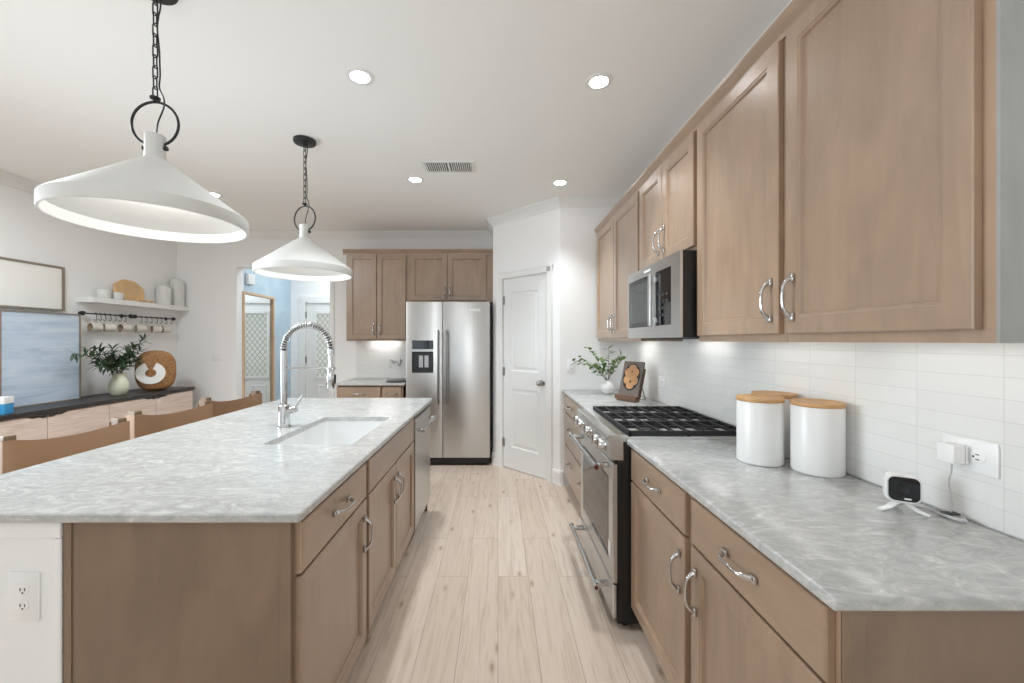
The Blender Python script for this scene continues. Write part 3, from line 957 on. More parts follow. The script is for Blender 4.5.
for i, fx in enumerate((0.10, 0.24, 0.50, 0.76, 0.90)):
    bm = NB()
    KM = Matrix.Translation((rw * fx, -0.066, 0.868)) @ Matrix.Rotation(R(-6), 4, 'X') @ KR
    lathe(bm, [(0, 0), (0.033, 0), (0.033, 0.006), (0.026, 0.010), (0.024, 0.034), (0.021, 0.040), (0, 0.040)], 28, mtx=KM)
    k = finish(bm, 'knob', M['chrome'], cp, smooth=40)
    bm = NB(); box(bm, rw * fx - 0.005, rw * fx + 0.005, -0.115, -0.104, 0.848, 0.896, 0.003); finish(bm, 'grip', M['chrome'], k)
# oven door: steel frame and dark window
bm = NB()
ringpanel(bm, 0.004, rw - 0.004, 0.222, 0.79, [(0, -0.029), (0, -0.044), (0.006, -0.05), (0.075, -0.05), (0.080, -0.046), (0.082, -0.046)])
od = finish(bm, 'oven_door', M['steel_h'], t)
bm = NB()
ringpanel(bm, 0.088, rw - 0.088, 0.306, 0.706, [(0, -0.0465), (0, -0.0485), (0.003, -0.0495)])
M['oven_glass'] = mat('brown_black_oven_glass', (0.022, 0.015, 0.012, 1), 0.05, var=0.1)
finish(bm, 'window', M['oven_glass'], od)
bm = NB(); box(bm, 0.01, rw - 0.01, -0.040, -0.029, 0.792, 0.810); finish(bm, 'vent_gap', M['black_plastic'], t)
bm = NB(); box(bm, rw - 0.075, rw - 0.035, -0.053, -0.0503, 0.33, 0.40, 0.001); finish(bm, 'badge', M['plastic'], od)
bm = NB(); box(bm, 0.004, rw - 0.004, -0.05, -0.029, 0.05, 0.212, 0.005); wd = finish(bm, 'warming_drawer', M['steel_h'], t)
def range_handle(par, z, y0):
    bm = NB()
    cyl(bm, (0.05, y0 - 0.068, z), (rw - 0.05, y0 - 0.068, z), 0.0125, 20)
    for x in (0.085, rw - 0.085):
        box(bm, x - 0.012, x + 0.012, y0 - 0.066, y0 - 0.0003, z - 0.012, z + 0.012, 0.003)
    h = finish(bm, 'handle', M['chrome'], par, smooth=40)
    for x, s in ((0.05, -1), (rw - 0.05, 1)):
        bm = NB(); cyl(bm, (x, y0 - 0.068, z), (x + s * 0.006, y0 - 0.068, z), 0.0155, 20); c = finish(bm, 'end_cap', M['chrome'], h, smooth=40)
        bm = NB(); cyl(bm, (x + s * 0.0062, y0 - 0.068, z), (x + s * 0.0075, y0 - 0.068, z), 0.0095, 16); finish(bm, 'medallion', M['red'], h)
range_handle(od, 0.765, -0.05)
range_handle(wd, 0.175, -0.05)
# burners and grates
for x, y, r_ in ((0.13, 0.17, 0.045), (0.13, 0.45, 0.036), (0.382, 0.31, 0.055), (0.634, 0.17, 0.05), (0.634, 0.45, 0.036)):
    bm = NB()
    lathe(bm, [(0, 0.9223), (r_ * 1.35, 0.9223), (r_ * 1.3, 0.928), (r_ * 0.95, 0.930), (r_ * 0.95, 0.936)], 28, (x, y, 0))
    b = finish(bm, 'burner', M['nickel'], t, smooth=40)
    bm = NB(); lathe(bm, [(r_ * 0.97, 0.9362), (r_, 0.939), (r_ * 0.9, 0.943), (0, 0.944)], 28, (x, y, 0)); finish(bm, 'burner_cap', M['iron'], b, smooth=40)
for k in range(3):
    x0, x1 = 0.012 + k * 0.2475, 0.012 + k * 0.2475 + 0.2445
    y0, y1 = 0.03, 0.606
    bm = NB()
    zt, zb = 0.950, 0.936
    bw = 0.006
    for x in (x0 + bw, x1 - bw):
        box(bm, x - bw, x + bw, y0, y1, 0.9245, zt, 0.002)
    for y in (y0 + bw, y1 - bw):
        box(bm, x0, x1, y - bw, y + bw, 0.9245, zt, 0.002)
    for f in (0.5,):
        xx = x0 + (x1 - x0) * f
        box(bm, xx - 0.004, xx + 0.004, y0, y1, zb, zt, 0.002)
    for j in range(1, 8):
        yy = y0 + (y1 - y0) * j / 8
        box(bm, x0, x1, yy - 0.0036, yy + 0.0036, zb + 0.002, zt + 0.003, 0.002)
    for x in (x0 + bw, x1 - bw):
        for y in (y0 + bw, (y0 + y1) / 2, y1 - bw):
            box(bm, x - bw, x + bw, y - bw, y + bw, 0.9223, zb)
    finish(bm, 'grate', M['iron'], t)

# ------------------------------------------------------------------ microwave
t = thing('microwave', 'stainless over-the-range microwave with black glass front', 'microwave', (0.865, 2.698, 1.40), RR)
mw, mh = 0.772, 0.415
bm = NB(); box(bm, 0.002, mw - 0.001, 0.0145, XR - 0.865 - 0.010, 0.0, mh); finish(bm, 'body', M['black_plastic'], t)
gx_a, gx_b, gza, gzb = 0.02, 0.673, 0.065, 0.36
bm = NB()
for a, b, c, d in ((0, gx_a, 0, mh), (gx_b, mw, 0, mh), (gx_a, gx_b, 0, gza), (gx_a, gx_b, gzb, mh)):
    box(bm, a, b, 0.0, 0.014, c, d)
finish(bm, 'front_frame', M['steel_h'], t)
bm = NB(); box(bm, gx_a + 0.001, 0.418, 0.003, 0.0142, gza + 0.001, gzb - 0.001); dg = finish(bm, 'door_glass', M['black_glass'], t)
bm = NB()
ringpanel(bm, gx_a + 0.025, 0.40, gza + 0.03, gzb - 0.03, [(0, 0.0028), (0, 0.0015), (0.004, 0.0015)])
M['mw_window'] = mat('dark_grey_window_screen', (0.05, 0.052, 0.055, 1), 0.06, var=0.1)
finish(bm, 'window', M['mw_window'], dg)
bm = NB(); box(bm, 0.472, gx_b - 0.001, 0.003, 0.0142, gza + 0.001, gzb - 0.001); cpn = finish(bm, 'control_panel', M['black_glass'], t)
bm = NB()
for i in range(4):
    for j in range(3):
        box(bm, 0.50 + j * 0.05, 0.53 + j * 0.05, 0.0022, 0.003, gza + 0.05 + i * 0.035, gza + 0.065 + i * 0.035)
M['key_grey'] = mat('grey_key_print', lin(44, 45, 46), 0.4, var=0.05)
finish(bm, 'keypad', M['key_grey'], cpn)
bm = NB(); box(bm, 0.42, 0.47, 0.001, 0.0142, gza, gzb)
box(bm, 0.428, 0.462, -0.028, -0.012, gza + 0.0, gzb - 0.005, 0.006, 3)
box(bm, 0.434, 0.456, -0.016, 0.001, gza + 0.02, gza + 0.045); box(bm, 0.434, 0.456, -0.016, 0.001, gzb - 0.05, gzb - 0.025)
finish(bm, 'handle', M['steel'], t, smooth=35)
bm = NB(); box(bm, 0.30, 0.40, -0.002, -0.0002, mh - 0.035, mh - 0.022, 0.0005); finish(bm, 'badge', M['plastic'], t)
bm = NB()
for a, b in ((0.05, 0.36), (0.41, 0.72)):
    box(bm, a, b, 0.10, 0.22, -0.004, -0.0003)
    for i in range(10):
        box(bm, a + 0.01 + i * 0.03, a + 0.02 + i * 0.03, 0.105, 0.215, -0.006, -0.004)
finish(bm, 'filter', M['socket'], t)
bm = NB(); box(bm, 0.22, 0.56, 0.27, 0.31, -0.005, -0.0003); finish(bm, 'task_light', M['led_on'], t)

# ------------------------------------------------------------------ island
XI = -0.575
IX0, IX1, IY0, IY1 = -1.747, -0.538, 1.097, 3.325
GRI = 'cabinets of the island'
SX0, SX1, SY0, SY1 = -1.065, -0.66, 1.83, 2.49
def loop_pts(x0, x1, y0, y1, r, n=5):
    out = []
    for cx, cy, a0 in ((x1 - r, y1 - r, 0), (x0 + r, y1 - r, 90), (x0 + r, y0 + r, 180), (x1 - r, y0 + r, 270)):
        for i in range(n):
            a = R(a0 + 90 * i / (n - 1))
            out.append((cx + r * math.cos(a), cy + r * math.sin(a)))
    return out
bm = NB()
def mkloop(pts, z):
    v = [bm.verts.new((x, y, z)) for x, y in pts]
    e = [bm.edges.new((v[i], v[(i + 1) % len(v)])) for i in range(len(v))]
    return v, e
c = 0.004
o_in = loop_pts(IX0 + c, IX1 - c, IY0 + c, IY1 - c, 0.008)
o_out = loop_pts(IX0, IX1, IY0, IY1, 0.012)
ho = loop_pts(SX0, SX1, SY0, SY1, 0.02)
vt, et = mkloop(o_in, 0.915); v1, _ = mkloop(o_out, 0.911); v2, _ = mkloop(o_out, 0.893); vb, eb = mkloop(o_in, 0.889)
ht, hte = mkloop(ho, 0.915); hb, hbe = mkloop(ho, 0.889)
def bridge(a, b):
    for i in range(len(a)):
        j = (i + 1) % len(a)
        bm.faces.new((a[i], a[j], b[j], b[i]))
bridge(vt, v1); bridge(v1, v2); bridge(v2, vb); bridge(ht, hb)
bmesh.ops.triangle_fill(bm, use_beauty=True, edges=et + hte)
bmesh.ops.triangle_fill(bm, use_beauty=True, edges=eb + hbe)
tag(finish(bm, 'island_countertop', M['quartz']), 'grey veined stone island countertop with the sink cut into it', 'countertop')

def isl_unit(label, y0, y1, name='base_cabinet'):
    return thing(name, label, 'cabinet', (XI, y0, 0), RI, GRI), y1 - y0
DI = 0.632
t, w = isl_unit('brown island cabinet with one drawer and one door nearest the camera', 1.142, 1.728)
base_body(t, w, DI, M['wood'])
dr = slab(t, 0.004, w - 0.016, 0.725, 0.872, M['wood_y']); bow_handle(dr, w / 2, -0.02, 0.80, 0.125, 'x')
do = shaker(t, 0.004, w - 0.016, 0.122, 0.716, M['wood']); bow_handle(do, w - 0.016 - 0.035, -0.02, 0.585, 0.125, 'z')
t, w = isl_unit('brown two-door island cabinet under the sink, beside the dishwasher', 1.73, 2.69, 'sink_cabinet')
bm = NB(); box(bm, 0, w, 0, DI, 0.11, 0.60); box(bm, 0, w, 0, 0.02, 0.60, 0.872); box(bm, 0.02, w - 0.02, 0.03, 0.045, 0.60, 0.888); box(bm, 0, 0.02, 0.02, DI, 0.60, 0.888); box(bm, w - 0.02, w, 0.02, DI, 0.60, 0.888)
finish(bm, 'body', M['wood'], t)
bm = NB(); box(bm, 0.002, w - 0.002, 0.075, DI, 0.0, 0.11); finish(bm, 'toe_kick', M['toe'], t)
slab(t, 0.016, w - 0.012, 0.725, 0.872, M['wood_y'], 'false_front')
do = shaker(t, 0.016, w / 2 - 0.003, 0.122, 0.716, M['wood']); bow_handle(do, w / 2 - 0.038, -0.02, 0.585, 0.125, 'z')
do = shaker(t, w / 2 + 0.003, w - 0.012, 0.122, 0.716, M['wood']); bow_handle(do, w / 2 + 0.038, -0.02, 0.585, 0.125, 'z')
# dishwasher
t = thing('dishwasher', 'stainless dishwasher at the far end of the island', 'dishwasher', (XI, 2.694, 0), RI)
w = 0.592
bm = NB(); box(bm, 0.0, w, 0.002, 0.58, 0.10, 0.884); finish(bm, 'tub', M['black_plastic'], t)
bm = NB(); box(bm, 0.006, w - 0.004, -0.026, 0.0, 0.115, 0.855, 0.004); dd = finish(bm, 'door', M['steel'], t)
bm = NB(); box(bm, 0.006, w - 0.004, -0.018, 0.0, 0.857, 0.884); finish(bm, 'control_strip', M['black_glass'], t)
bm = NB()
cyl(bm, (0.04, -0.07, 0.775), (w - 0.04, -0.07, 0.775), 0.0115, 18)
for x in (0.075, w - 0.075):
    box(bm, x - 0.011, x + 0.011, -0.068, -0.0263, 0.764, 0.786, 0.003)
hh = finish(bm, 'handle', M['chrome'], dd, smooth=40)
bm = NB(); box(bm, 0.004, w - 0.004, 0.06, 0.075, 0.0, 0.099); finish(bm, 'toe_kick', M['black_plastic'], t)
# end panels
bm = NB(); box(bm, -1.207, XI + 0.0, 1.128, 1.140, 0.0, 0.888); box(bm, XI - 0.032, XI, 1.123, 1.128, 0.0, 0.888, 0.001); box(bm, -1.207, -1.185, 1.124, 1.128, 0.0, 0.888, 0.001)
tag(finish(bm, 'island_end_panel', M['wood_end_shaded']), 'flat brown end panel of the island facing the camera', 'panel')
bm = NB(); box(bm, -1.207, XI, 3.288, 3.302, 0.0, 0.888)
tag(finish(bm, 'island_end_panel', M['wood_end_shaded']), 'flat brown end panel of the island facing the refrigerator', 'panel')
# white knee wall behind the cabinets
bm = NB()
box(bm, -1.42, -1.213, 1.128, 3.302, 0.0, 0.886)
box(bm, -1.424, -1.209, 1.118, 1.1275, 0.838, 0.886, 0.003)
box(bm, -1.424, -1.209, 1.118, 1.1275, 0.0, 0.12, 0.003)
box(bm, -1.232, -1.209, 1.119, 1.1275, 0.121, 0.837, 0.004)
box(bm, -1.434, -1.4205, 1.118, 3.302, 0.0, 0.12, 0.003)
tag(finish(bm, 'island_knee_wall', M['wall']), 'white painted back of the island under the overhanging countertop', 'partition')

# outlets and switches; local plate in the x-z plane facing -y
def outlet(name, label, loc, rot, pw, ph, sockets, horizontal=False, kind='outlet', switch=0):
    t = thing(name, label, kind, loc, rot)
    bm = NB(); box(bm, -pw / 2, pw / 2, -0.006, -0.0003, -ph / 2, ph / 2, 0.002, 2); finish(bm, 'cover_plate', M['plastic'], t, smooth=40)
    for (sx, sz) in sockets:
        bm = NB()
        KM = Matrix.Translation((sx, -0.0062, sz)) @ Matrix.Rotation(R(90), 4, 'X')
        lathe(bm, [(0, 0), (0.0165, 0), (0.0165, 0.0015), (0.0155, 0.002), (0, 0.002)], 24, mtx=KM)
        so = finish(bm, 'socket', M['plastic'], t, smooth=40)
        bm = NB()
        q = -0.0083
        if horizontal:
            box(bm, sx - 0.004, sx + 0.004, q - 0.0005, q, sz - 0.0075, sz - 0.005); box(bm, sx - 0.004, sx + 0.004, q - 0.0005, q, sz + 0.005, sz + 0.0075)
            cyl(bm, (sx - 0.009, q, sz), (sx - 0.009, q - 0.0005, sz), 0.0026, 10)
        else:
            box(bm, sx - 0.0075, sx - 0.005, q - 0.0005, q, sz - 0.004, sz + 0.005); box(bm, sx + 0.005, sx + 0.0075, q - 0.0005, q, sz - 0.004, sz + 0.005)
            cyl(bm, (sx, q, sz - 0.009), (sx, q - 0.0005, sz - 0.009), 0.0026, 10)
        finish(bm, 'slots', M['socket'], so)
    for i in range(switch):
        bm = NB()
        sx = (i - (switch - 1) / 2) * 0.046
        box(bm, sx - 0.016, sx + 0.016, -0.010, -0.0062, -0.033, 0.033, 0.002)
        finish(bm, 'rocker', M['plastic'], t)
    return t
outlet('power_outlet', 'white two-socket power outlet on the white end of the island', (-1.315, 1.128, 0.674), 0, 0.086, 0.135, [(0, 0.022), (0, -0.022)])
bm = NB()
outlet('power_outlet', 'white horizontal power outlet on the tiles with the white adapter plugged in', (XR - 0.008, 1.056, 1.087), RR, 0.126, 0.084, [(-0.022, 0), (0.022, 0)], True)
outlet('power_outlet', 'small white horizontal outlet on the tiles beside the cookbook stand', (XR - 0.008, 3.03, 1.075), RR, 0.115, 0.08, [(-0.02, 0), (0.02, 0)], True)
outlet('power_outlet', 'white outlet on the pantry wall left of the green sprigs', (0.70, 3.88, 1.14), 0, 0.078, 0.118, [(0, 0.02), (0, -0.02)])
outlet('light_switch', 'white triple rocker switch plate on the wall left of the foyer opening', (-3.50, YB, 1.19), 0, 0.165, 0.118, [], kind='switch', switch=3)

# sink
t = thing('sink', 'white rectangular undermount sink set into the island countertop', 'sink', ((SX0 + SX1) / 2, (SY0 + SY1) / 2, 0.66))
hx, hy = (SX1 - SX0) / 2, (SY1 - SY0) / 2
bm = NB()
def L2(ins, z, r):
    return [bm.verts.new((x, y, z)) for x, y in loop_pts(-hx + ins, hx - ins, -hy + ins, hy - ins, r, 6)]
loops = [L2(-0.012, 0.2285, 0.03), L2(-0.012, 0.0, 0.03), L2(-0.012, 0.0, 0.03)]
inner = [L2(0.004, 0.2285, 0.024), L2(0.010, 0.05, 0.03), L2(0.018, 0.025, 0.035), L2(0.04, 0.014, 0.04)]
seq = [loops[1], loops[0]] + inner
for a, b in zip(seq, seq[1:]):
    for i in range(len(a)):
        j = (i + 1) % len(a)
        bm.faces.new((a[i], a[j], b[j], b[i]))
bm.faces.new(loops[1]); bm.faces.new(inner[-1])
for v in loops[2]:
    bm.verts.remove(v)
finish(bm, 'basin', M['sink_ceramic'], t, smooth=50)
bm = NB(); lathe(bm, [(0, 0.0143), (0.045, 0.0143), (0.045, 0.017), (0.036, 0.018), (0.030, 0.0155), (0, 0.0155)], 28); finish(bm, 'drain', M['chrome'], t, smooth=40)
bm = NB(); box(bm, -hx + 0.0042, -hx + 0.0062, -0.30, -0.25, 0.20, 0.212, 0.0005); finish(bm, 'badge', M['nickel'], t)

# faucet
t = thing('faucet', 'tall chrome spring faucet standing beside the island sink', 'faucet', (-1.162, 2.20, 0.9152))
bm = NB()
lathe(bm, [(0, 0), (0.034, 0), (0.034, 0.006), (0.029, 0.010), (0.0285, 0.115), (0.024, 0.120), (0, 0.120)], 28)
finish(bm, 'base', M['chrome'], t, smooth=40)
bm = NB(); cyl(bm, (0, 0, 0.118), (0, 0, 0.415), 0.0165, 24); finish(bm, 'column', M['chrome'], t, smooth=40)
R0 = 0.127
def arch(a):
    return Vector((R0 - R0 * math.cos(a), 0, 0.42 + R0 * 1.05 * math.sin(a)))
hose = [arch(PI * i / 40) for i in range(41)]
hose = [Vector((0, 0, 0.40))] + hose + [Vector((2 * R0, 0, 0.40)), Vector((2 * R0, 0, 0.36))]
bm = NB(); tube(bm, hose, 0.0095, 10); finish(bm, 'hose', M['black_metal'], t, smooth=60)
bm = NB()
N = 30 * 12
pts = []
path = [arch(PI * (-0.0 + 1.0 * i / N)) for i in range(N + 1)]
for i, p in enumerate(path):
    a = PI * i / N
    nrm = Vector((-math.cos(a), 0, math.sin(a) * 1.0)).normalized()
    th = 2 * PI * i / 12
    pts.append(p + 0.0165 * (math.cos(th) * nrm + math.sin(th) * Vector((0, 1, 0))))
tube(bm, pts, 0.0031, 6)
finish(bm, 'spring', M['chrome'], t, smooth=60)
bm = NB()
cyl(bm, (0.012, 0, 0.318), (2 * R0, 0, 0.318), 0.0065, 12)
tube(bm, [(2 * R0 + 0.020 * math.cos(2 * PI * i / 20), 0.020 * math.sin(2 * PI * i / 20), 0.318) for i in range(20)], 0.006, 8, closed=True)
finish(bm, 'support_arm', M['chrome'], t, smooth=50)
bm = NB()
lathe(bm, [(0, 0.205), (0.018, 0.205), (0.022, 0.212), (0.022, 0.275), (0.017, 0.31), (0.013, 0.345), (0.0125, 0.39), (0.017, 0.395), (0.017, 0.425), (0, 0.425)], 24, (2 * R0, 0, 0))
sh = finish(bm, 'spray_head', M['chrome'], t, smooth=40)
bm = NB(); box(bm, 2 * R0 + 0.017, 2 * R0 + 0.027, -0.007, 0.007, 0.235, 0.285, 0.003); finish(bm, 'spray_button', M['black_metal'], sh)
bm = NB()
cyl(bm, (0.02, 0, 0.088), (0.066, 0, 0.100), 0.018, 20)
lv = finish(bm, 'valve', M['chrome'], t, smooth=40)
bm = NB(); tube(bm, [(0.060, 0, 0.105), (0.075, 0, 0.13), (0.105, -0.005, 0.175)], [0.008, 0.007, 0.006], 12); finish(bm, 'lever', M['nickel'], t, smooth=50)

# ------------------------------------------------------------------ counter stools
def make_stool(label):
    """local: back posts on y = 0, seat runs to -y, facing -y"""
    t = thing('counter_stool', label, 'stool', group='stools along the island')
    hw = 0.205
    for s in (-1, 1):
        bm = NB()
        box(bm, s * hw - 0.02, s * hw + 0.02, -0.024, 0.036, 0.0, 0.976, 0.005)
        finish(bm, 'leg', M['post_wood'], t)
        bm = NB()
        box(bm, s * hw - 0.02, s * hw + 0.02, -0.44, -0.40, 0.0, 0.63, 0.004)
        finish(bm, 'leg', M['post_wood'], t)
        bm = NB(); box(bm, s * hw - 0.012, s * hw + 0.012, -0.399, -0.025, 0.28, 0.315, 0.003); finish(bm, 'stretcher', M['post_wood'], t)
    bm = NB(); box(bm, -hw + 0.022, hw - 0.022, -0.432, -0.408, 0.20, 0.235, 0.003); finish(bm, 'stretcher', M['post_wood'], t)
    bm = NB(); box(bm, -hw + 0.022, hw - 0.022, -0.012, 0.012, 0.28, 0.315, 0.003); finish(bm, 'stretcher', M['post_wood'], t)
    bm = NB()
    box(bm, -hw + 0.022, hw - 0.022, -0.435, -0.40, 0.57, 0.63); box(bm, -hw + 0.022, hw - 0.022, -0.012, 0.012, 0.57, 0.63)
    for s in (-1, 1):
        box(bm, s * hw - 0.014, s * hw + 0.014, -0.399, -0.025, 0.57, 0.63)
    finish(bm, 'seat_frame', M['post_wood'], t)
    bm = NB(); box(bm, -0.22, 0.22, -0.455, -0.03, 0.631, 0.675, 0.016, 3); finish(bm, 'seat', M['leather'], t, smooth=40)
    # leather sling: wraps the posts, bows backwards and dips in the middle
    bm = NB()
    n = 24
    rows = []
    for i in range(n + 1):
        u = -1 + 2 * i / n
        x = u * (hw + 0.027)
        k = max(0.0, 1 - (abs(u) / 0.86) ** 2)
        y = -0.026 + 0.050 * k
        zt = 0.955 - 0.032 * k
        zb = 0.765 - 0.02 * k
        th = 0.006
        yi = y - 0.008 if k > 0 else y - 0.006
        rows.append([bm.verts.new((x, y, zb)), bm.verts.new((x, y, zt)), bm.verts.new((x, y - 0.007, zt + 0.002)), bm.verts.new((x, y - 0.007, zb))])
    for a, b in zip(rows, rows[1:]):
        for q in range(4):
            r_ = (q + 1) % 4
            bm.faces.new((a[q], a[r_], b[r_], b[q]))
    bm.faces.new(rows[0]); bm.faces.new(list(reversed(rows[-1])))
    for s in (-1, 1):
        box(bm, s * (hw + 0.0238) - 0.0032, s * (hw + 0.0238) + 0.0032, -0.032, 0.037, 0.765, 0.955)
        box(bm, s * hw - 0.026, s * hw + 0.026, 0.0365, 0.043, 0.765, 0.955)
    finish(bm, 'back_sling', M['leather'], t, smooth=40)
    return t
def copy_tree(o, label):
    c = o.copy(); COL.objects.link(c); c['label'] = label
    for ch in o.children:
        d = ch.copy(); COL.objects.link(d); d.parent = c
        for g in ch.children:
            e = g.copy(); COL.objects.link(e); e.parent = d
    return c
st = make_stool('tan leather-backed wooden counter stool nearest the camera at the island')
st2 = copy_tree(st, 'tan leather-backed wooden counter stool in the middle of the three at the island')
st3 = copy_tree(st, 'tan leather-backed wooden counter stool farthest from the camera, nearest the faucet')
for o, (x, y) in ((st, (-2.06, 1.945)), (st2, (-2.045, 2.55)), (st3, (-2.03, 3.10))):
    o.location = (x, y, 0); o.rotation_euler = (0, 0, R(73))

# ------------------------------------------------------------------ left wall furniture
t = thing('sideboard', 'long sideboard with whitewashed knotty doors and charcoal top along the left wall', 'sideboard', (-3.79, 3.47, 0))
L0, L1 = -1.30, 1.26       # along y
bm = NB(); box(bm, -0.225, 0.215, L0, L1, 0.08, 0.812); finish(bm, 'carcass', M['pink_wood'], t)
bm = NB(); box(bm, -0.23, 0.245, L0 - 0.01, L1 + 0.01, 0.8125, 0.845, 0.003); finish(bm, 'top', M['black_top'], t)
bm = NB(); box(bm, -0.225, 0.222, L1 + 0.0005, L1 + 0.012, 0.08, 0.812); finish(bm, 'end_panel', M['black_top'], t)
for i in range(5):
    y1_ = L1 - 0.012 - i * 0.508
    bm = NB(); box(bm, 0.2155, 0.236, y1_ - 0.502, y1_, 0.10, 0.805, 0.003); dd = finish(bm, 'door', M['pink_wood'], t)
    # dark live-edge finger notch at the top of each pair
    bm = NB()
    s = 1 if i % 2 == 1 else -1
    edge = y1_ if s == 1 else y1_ - 0.502
    poly = [(edge, 0.804), (edge, 0.782), (edge - s * 0.03, 0.778), (edge - s * 0.06, 0.788), (edge - s * 0.10, 0.786), (edge - s * 0.15, 0.804)]
    prism(bm, poly, 'x', 0.2361, 0.2372)
    finish(bm, 'finger_notch', M['black_top'], dd)
for y in (L0 + 0.1, 0, L1 - 0.1):
    for x in (-0.18, 0.17):
        bm = NB(); box(bm, x - 0.02, x + 0.02, y - 0.02, y + 0.02, 0, 0.0798); finish(bm, 'foot', M['black_top'], t)
# painting standing on the sideboard
t = thing('painting', 'large pale blue brushstroke painting in a thin frame standing on the sideboard', 'painting', (-3.90, 3.445, 0.8455))
pw, ph_ = 0.61, 0.782
def frame4(bm, hw, h, th, dep, x0=0.0):
    box(bm, x0, x0 + dep, -hw, -hw + th, 0, h); box(bm, x0, x0 + dep, hw - th, hw, 0, h)
    box(bm, x0, x0 + dep, -hw + th, hw - th, 0, th); box(bm, x0, x0 + dep, -hw + th, hw - th, h - th, h)
bm = NB(); frame4(bm, pw / 2, ph_, 0.009, 0.04); finish(bm, 'frame', M['frame_brown'], t)
bm = NB(); box(bm, 0.004, 0.030, -pw / 2 + 0.0095, pw / 2 - 0.0095, 0.0095, ph_ - 0.0095); finish(bm, 'canvas', M['painting'], t)
# framed blank canvas above
t = thing('picture_frame', 'white canvas in a thin brown frame hung on the left wall above the blue painting', 'picture', (XL + 0.0005, 3.25, 1.655))
bm = NB(); frame4(bm, 0.49, 0.405, 0.016, 0.03); finish(bm, 'frame', M['frame_brown'], t)
bm = NB(); box(bm, 0.003, 0.018, -0.4735, 0.4735, 0.0165, 0.3885); finish(bm, 'canvas', M['canvas'], t)
# blue and white carton
t = thing('carton', 'small blue and white carton on the near part of the sideboard top', 'box', (-3.645, 2.97, 0.8455), R(20))
bm = NB(); box(bm, -0.045, 0.045, -0.045, 0.045, 0, 0.075, 0.002); finish(bm, 'body', M['paper_blue'], t)
bm = NB(); box(bm, -0.0455, 0.0455, -0.0455, 0.0455, 0.0755, 0.125, 0.003); finish(bm, 'lid', M['plastic'], t)

# leaves
def leaf(bm, base, direc, up, L, wd, curl=0.15):
    d = direc.normalized()
    s = d.cross(up)
    if s.length < 1e-3:
        s = d.orthogonal()
    s.normalize()
    n = s.cross(d)
    prev = None
    k = 5
    for i in range(k + 1):
        t_ = i / k
        wv = wd * math.sin(PI * min(1, t_ * 0.92 + 0.06)) ** 0.8 / 2
        c0 = base + d * L * t_ - n * curl * L * t_ * t_
        row = (bm.verts.new(c0 - s * wv + n * wv * 0.3), bm.verts.new(c0), bm.verts.new(c0 + s * wv + n * wv * 0.3))
        if prev:
            bm.faces.new((prev[0], prev[1], row[1], row[0])); bm.faces.new((prev[1], prev[2], row[2], row[1]))
        prev = row
def sprigs(t, root, ends, leafL, leafW, per, stem_r, mleaf, seed, z_sag=0.0, rnd_leaf=0.4):
    rnd = random.Random(seed)
    bs, bl = NB(), NB()
    for e in ends:
        e = Vector(e)
        r0 = Vector(root) + Vector((rnd.uniform(-0.012, 0.012), rnd.uniform(-0.012, 0.012), 0))
        mid = (r0 + e) / 2 + Vector((0, 0, 0.22 * (e - r0).length))
        pts = []
        for i in range(13):
            a = i / 12
            pts.append(r0 * (1 - a) ** 2 + mid * 2 * a * (1 - a) + e * a * a)
        tube(bs, pts, [stem_r * (1 - 0.6 * i / 12) for i in range(13)], 6)
        for j in range(per):
            a = 0.22 + 0.78 * j / (per - 1)
            p = r0 * (1 - a) ** 2 + mid * 2 * a * (1 - a) + e * a * a
            tg = ((mid - r0) * (1 - a) + (e - mid) * a).normalized()
            side = tg.orthogonal().normalized()
            side = Matrix.Rotation(rnd.uniform(0, 2 * PI), 3, tg) @ side
            dd = tg * rnd.uniform(0.3, 0.9) + side
            leaf(bl, p, dd, Vector((rnd.uniform(-0.4, 0.4), rnd.uniform(-0.4, 0.4), 1)), leafL * rnd.uniform(1 - rnd_leaf, 1 + rnd_leaf * 0.6), leafW * rnd.uniform(0.75, 1.2), rnd.uniform(-0.1, 0.3))
    finish(bs, 'stems', M['stem'], t, smooth=60)
    finish(bl, 'leaves', mleaf, t, smooth=80)

# celadon vase with olive branches on the sideboard
t = thing('vase', 'pale green round vase on the sideboard holding dark olive branches', 'vase', (-3.745, 4.0, 0.8455))
bm = NB()
lathe(bm, [(0, 0), (0.050, 0), (0.058, 0.006), (0.076, 0.045), (0.081, 0.085), (0.076, 0.13), (0.062, 0.165), (0.052, 0.18), (0.053, 0.20), (0.060, 0.215), (0.055, 0.216), (0.046, 0.195), (0.044, 0.18), (0.05, 0.165), (0.068, 0.1), (0.05, 0.03), (0, 0.02)], 36)
finish(bm, 'pot', M['celadon'], t, smooth=50)
ends = [(-0.02, -0.42, 0.42), (0.03, -0.34, 0.46), (0.05, -0.25, 0.36), (0.0, -0.20, 0.44), (0.05, -0.12, 0.46), (-0.02, -0.05, 0.40), (0.06, 0.06, 0.42), (0.0, 0.16, 0.50), (0.04, 0.24, 0.56), (-0.02, 0.27, 0.44), (0.08, -0.3, 0.30), (0.10, 0.12, 0.34), (0.09, -0.06, 0.33)]
sprigs(t, (0, 0, 0.19), ends, 0.082, 0.020, 32, 0.0028, M['leaf_dark'], 3)
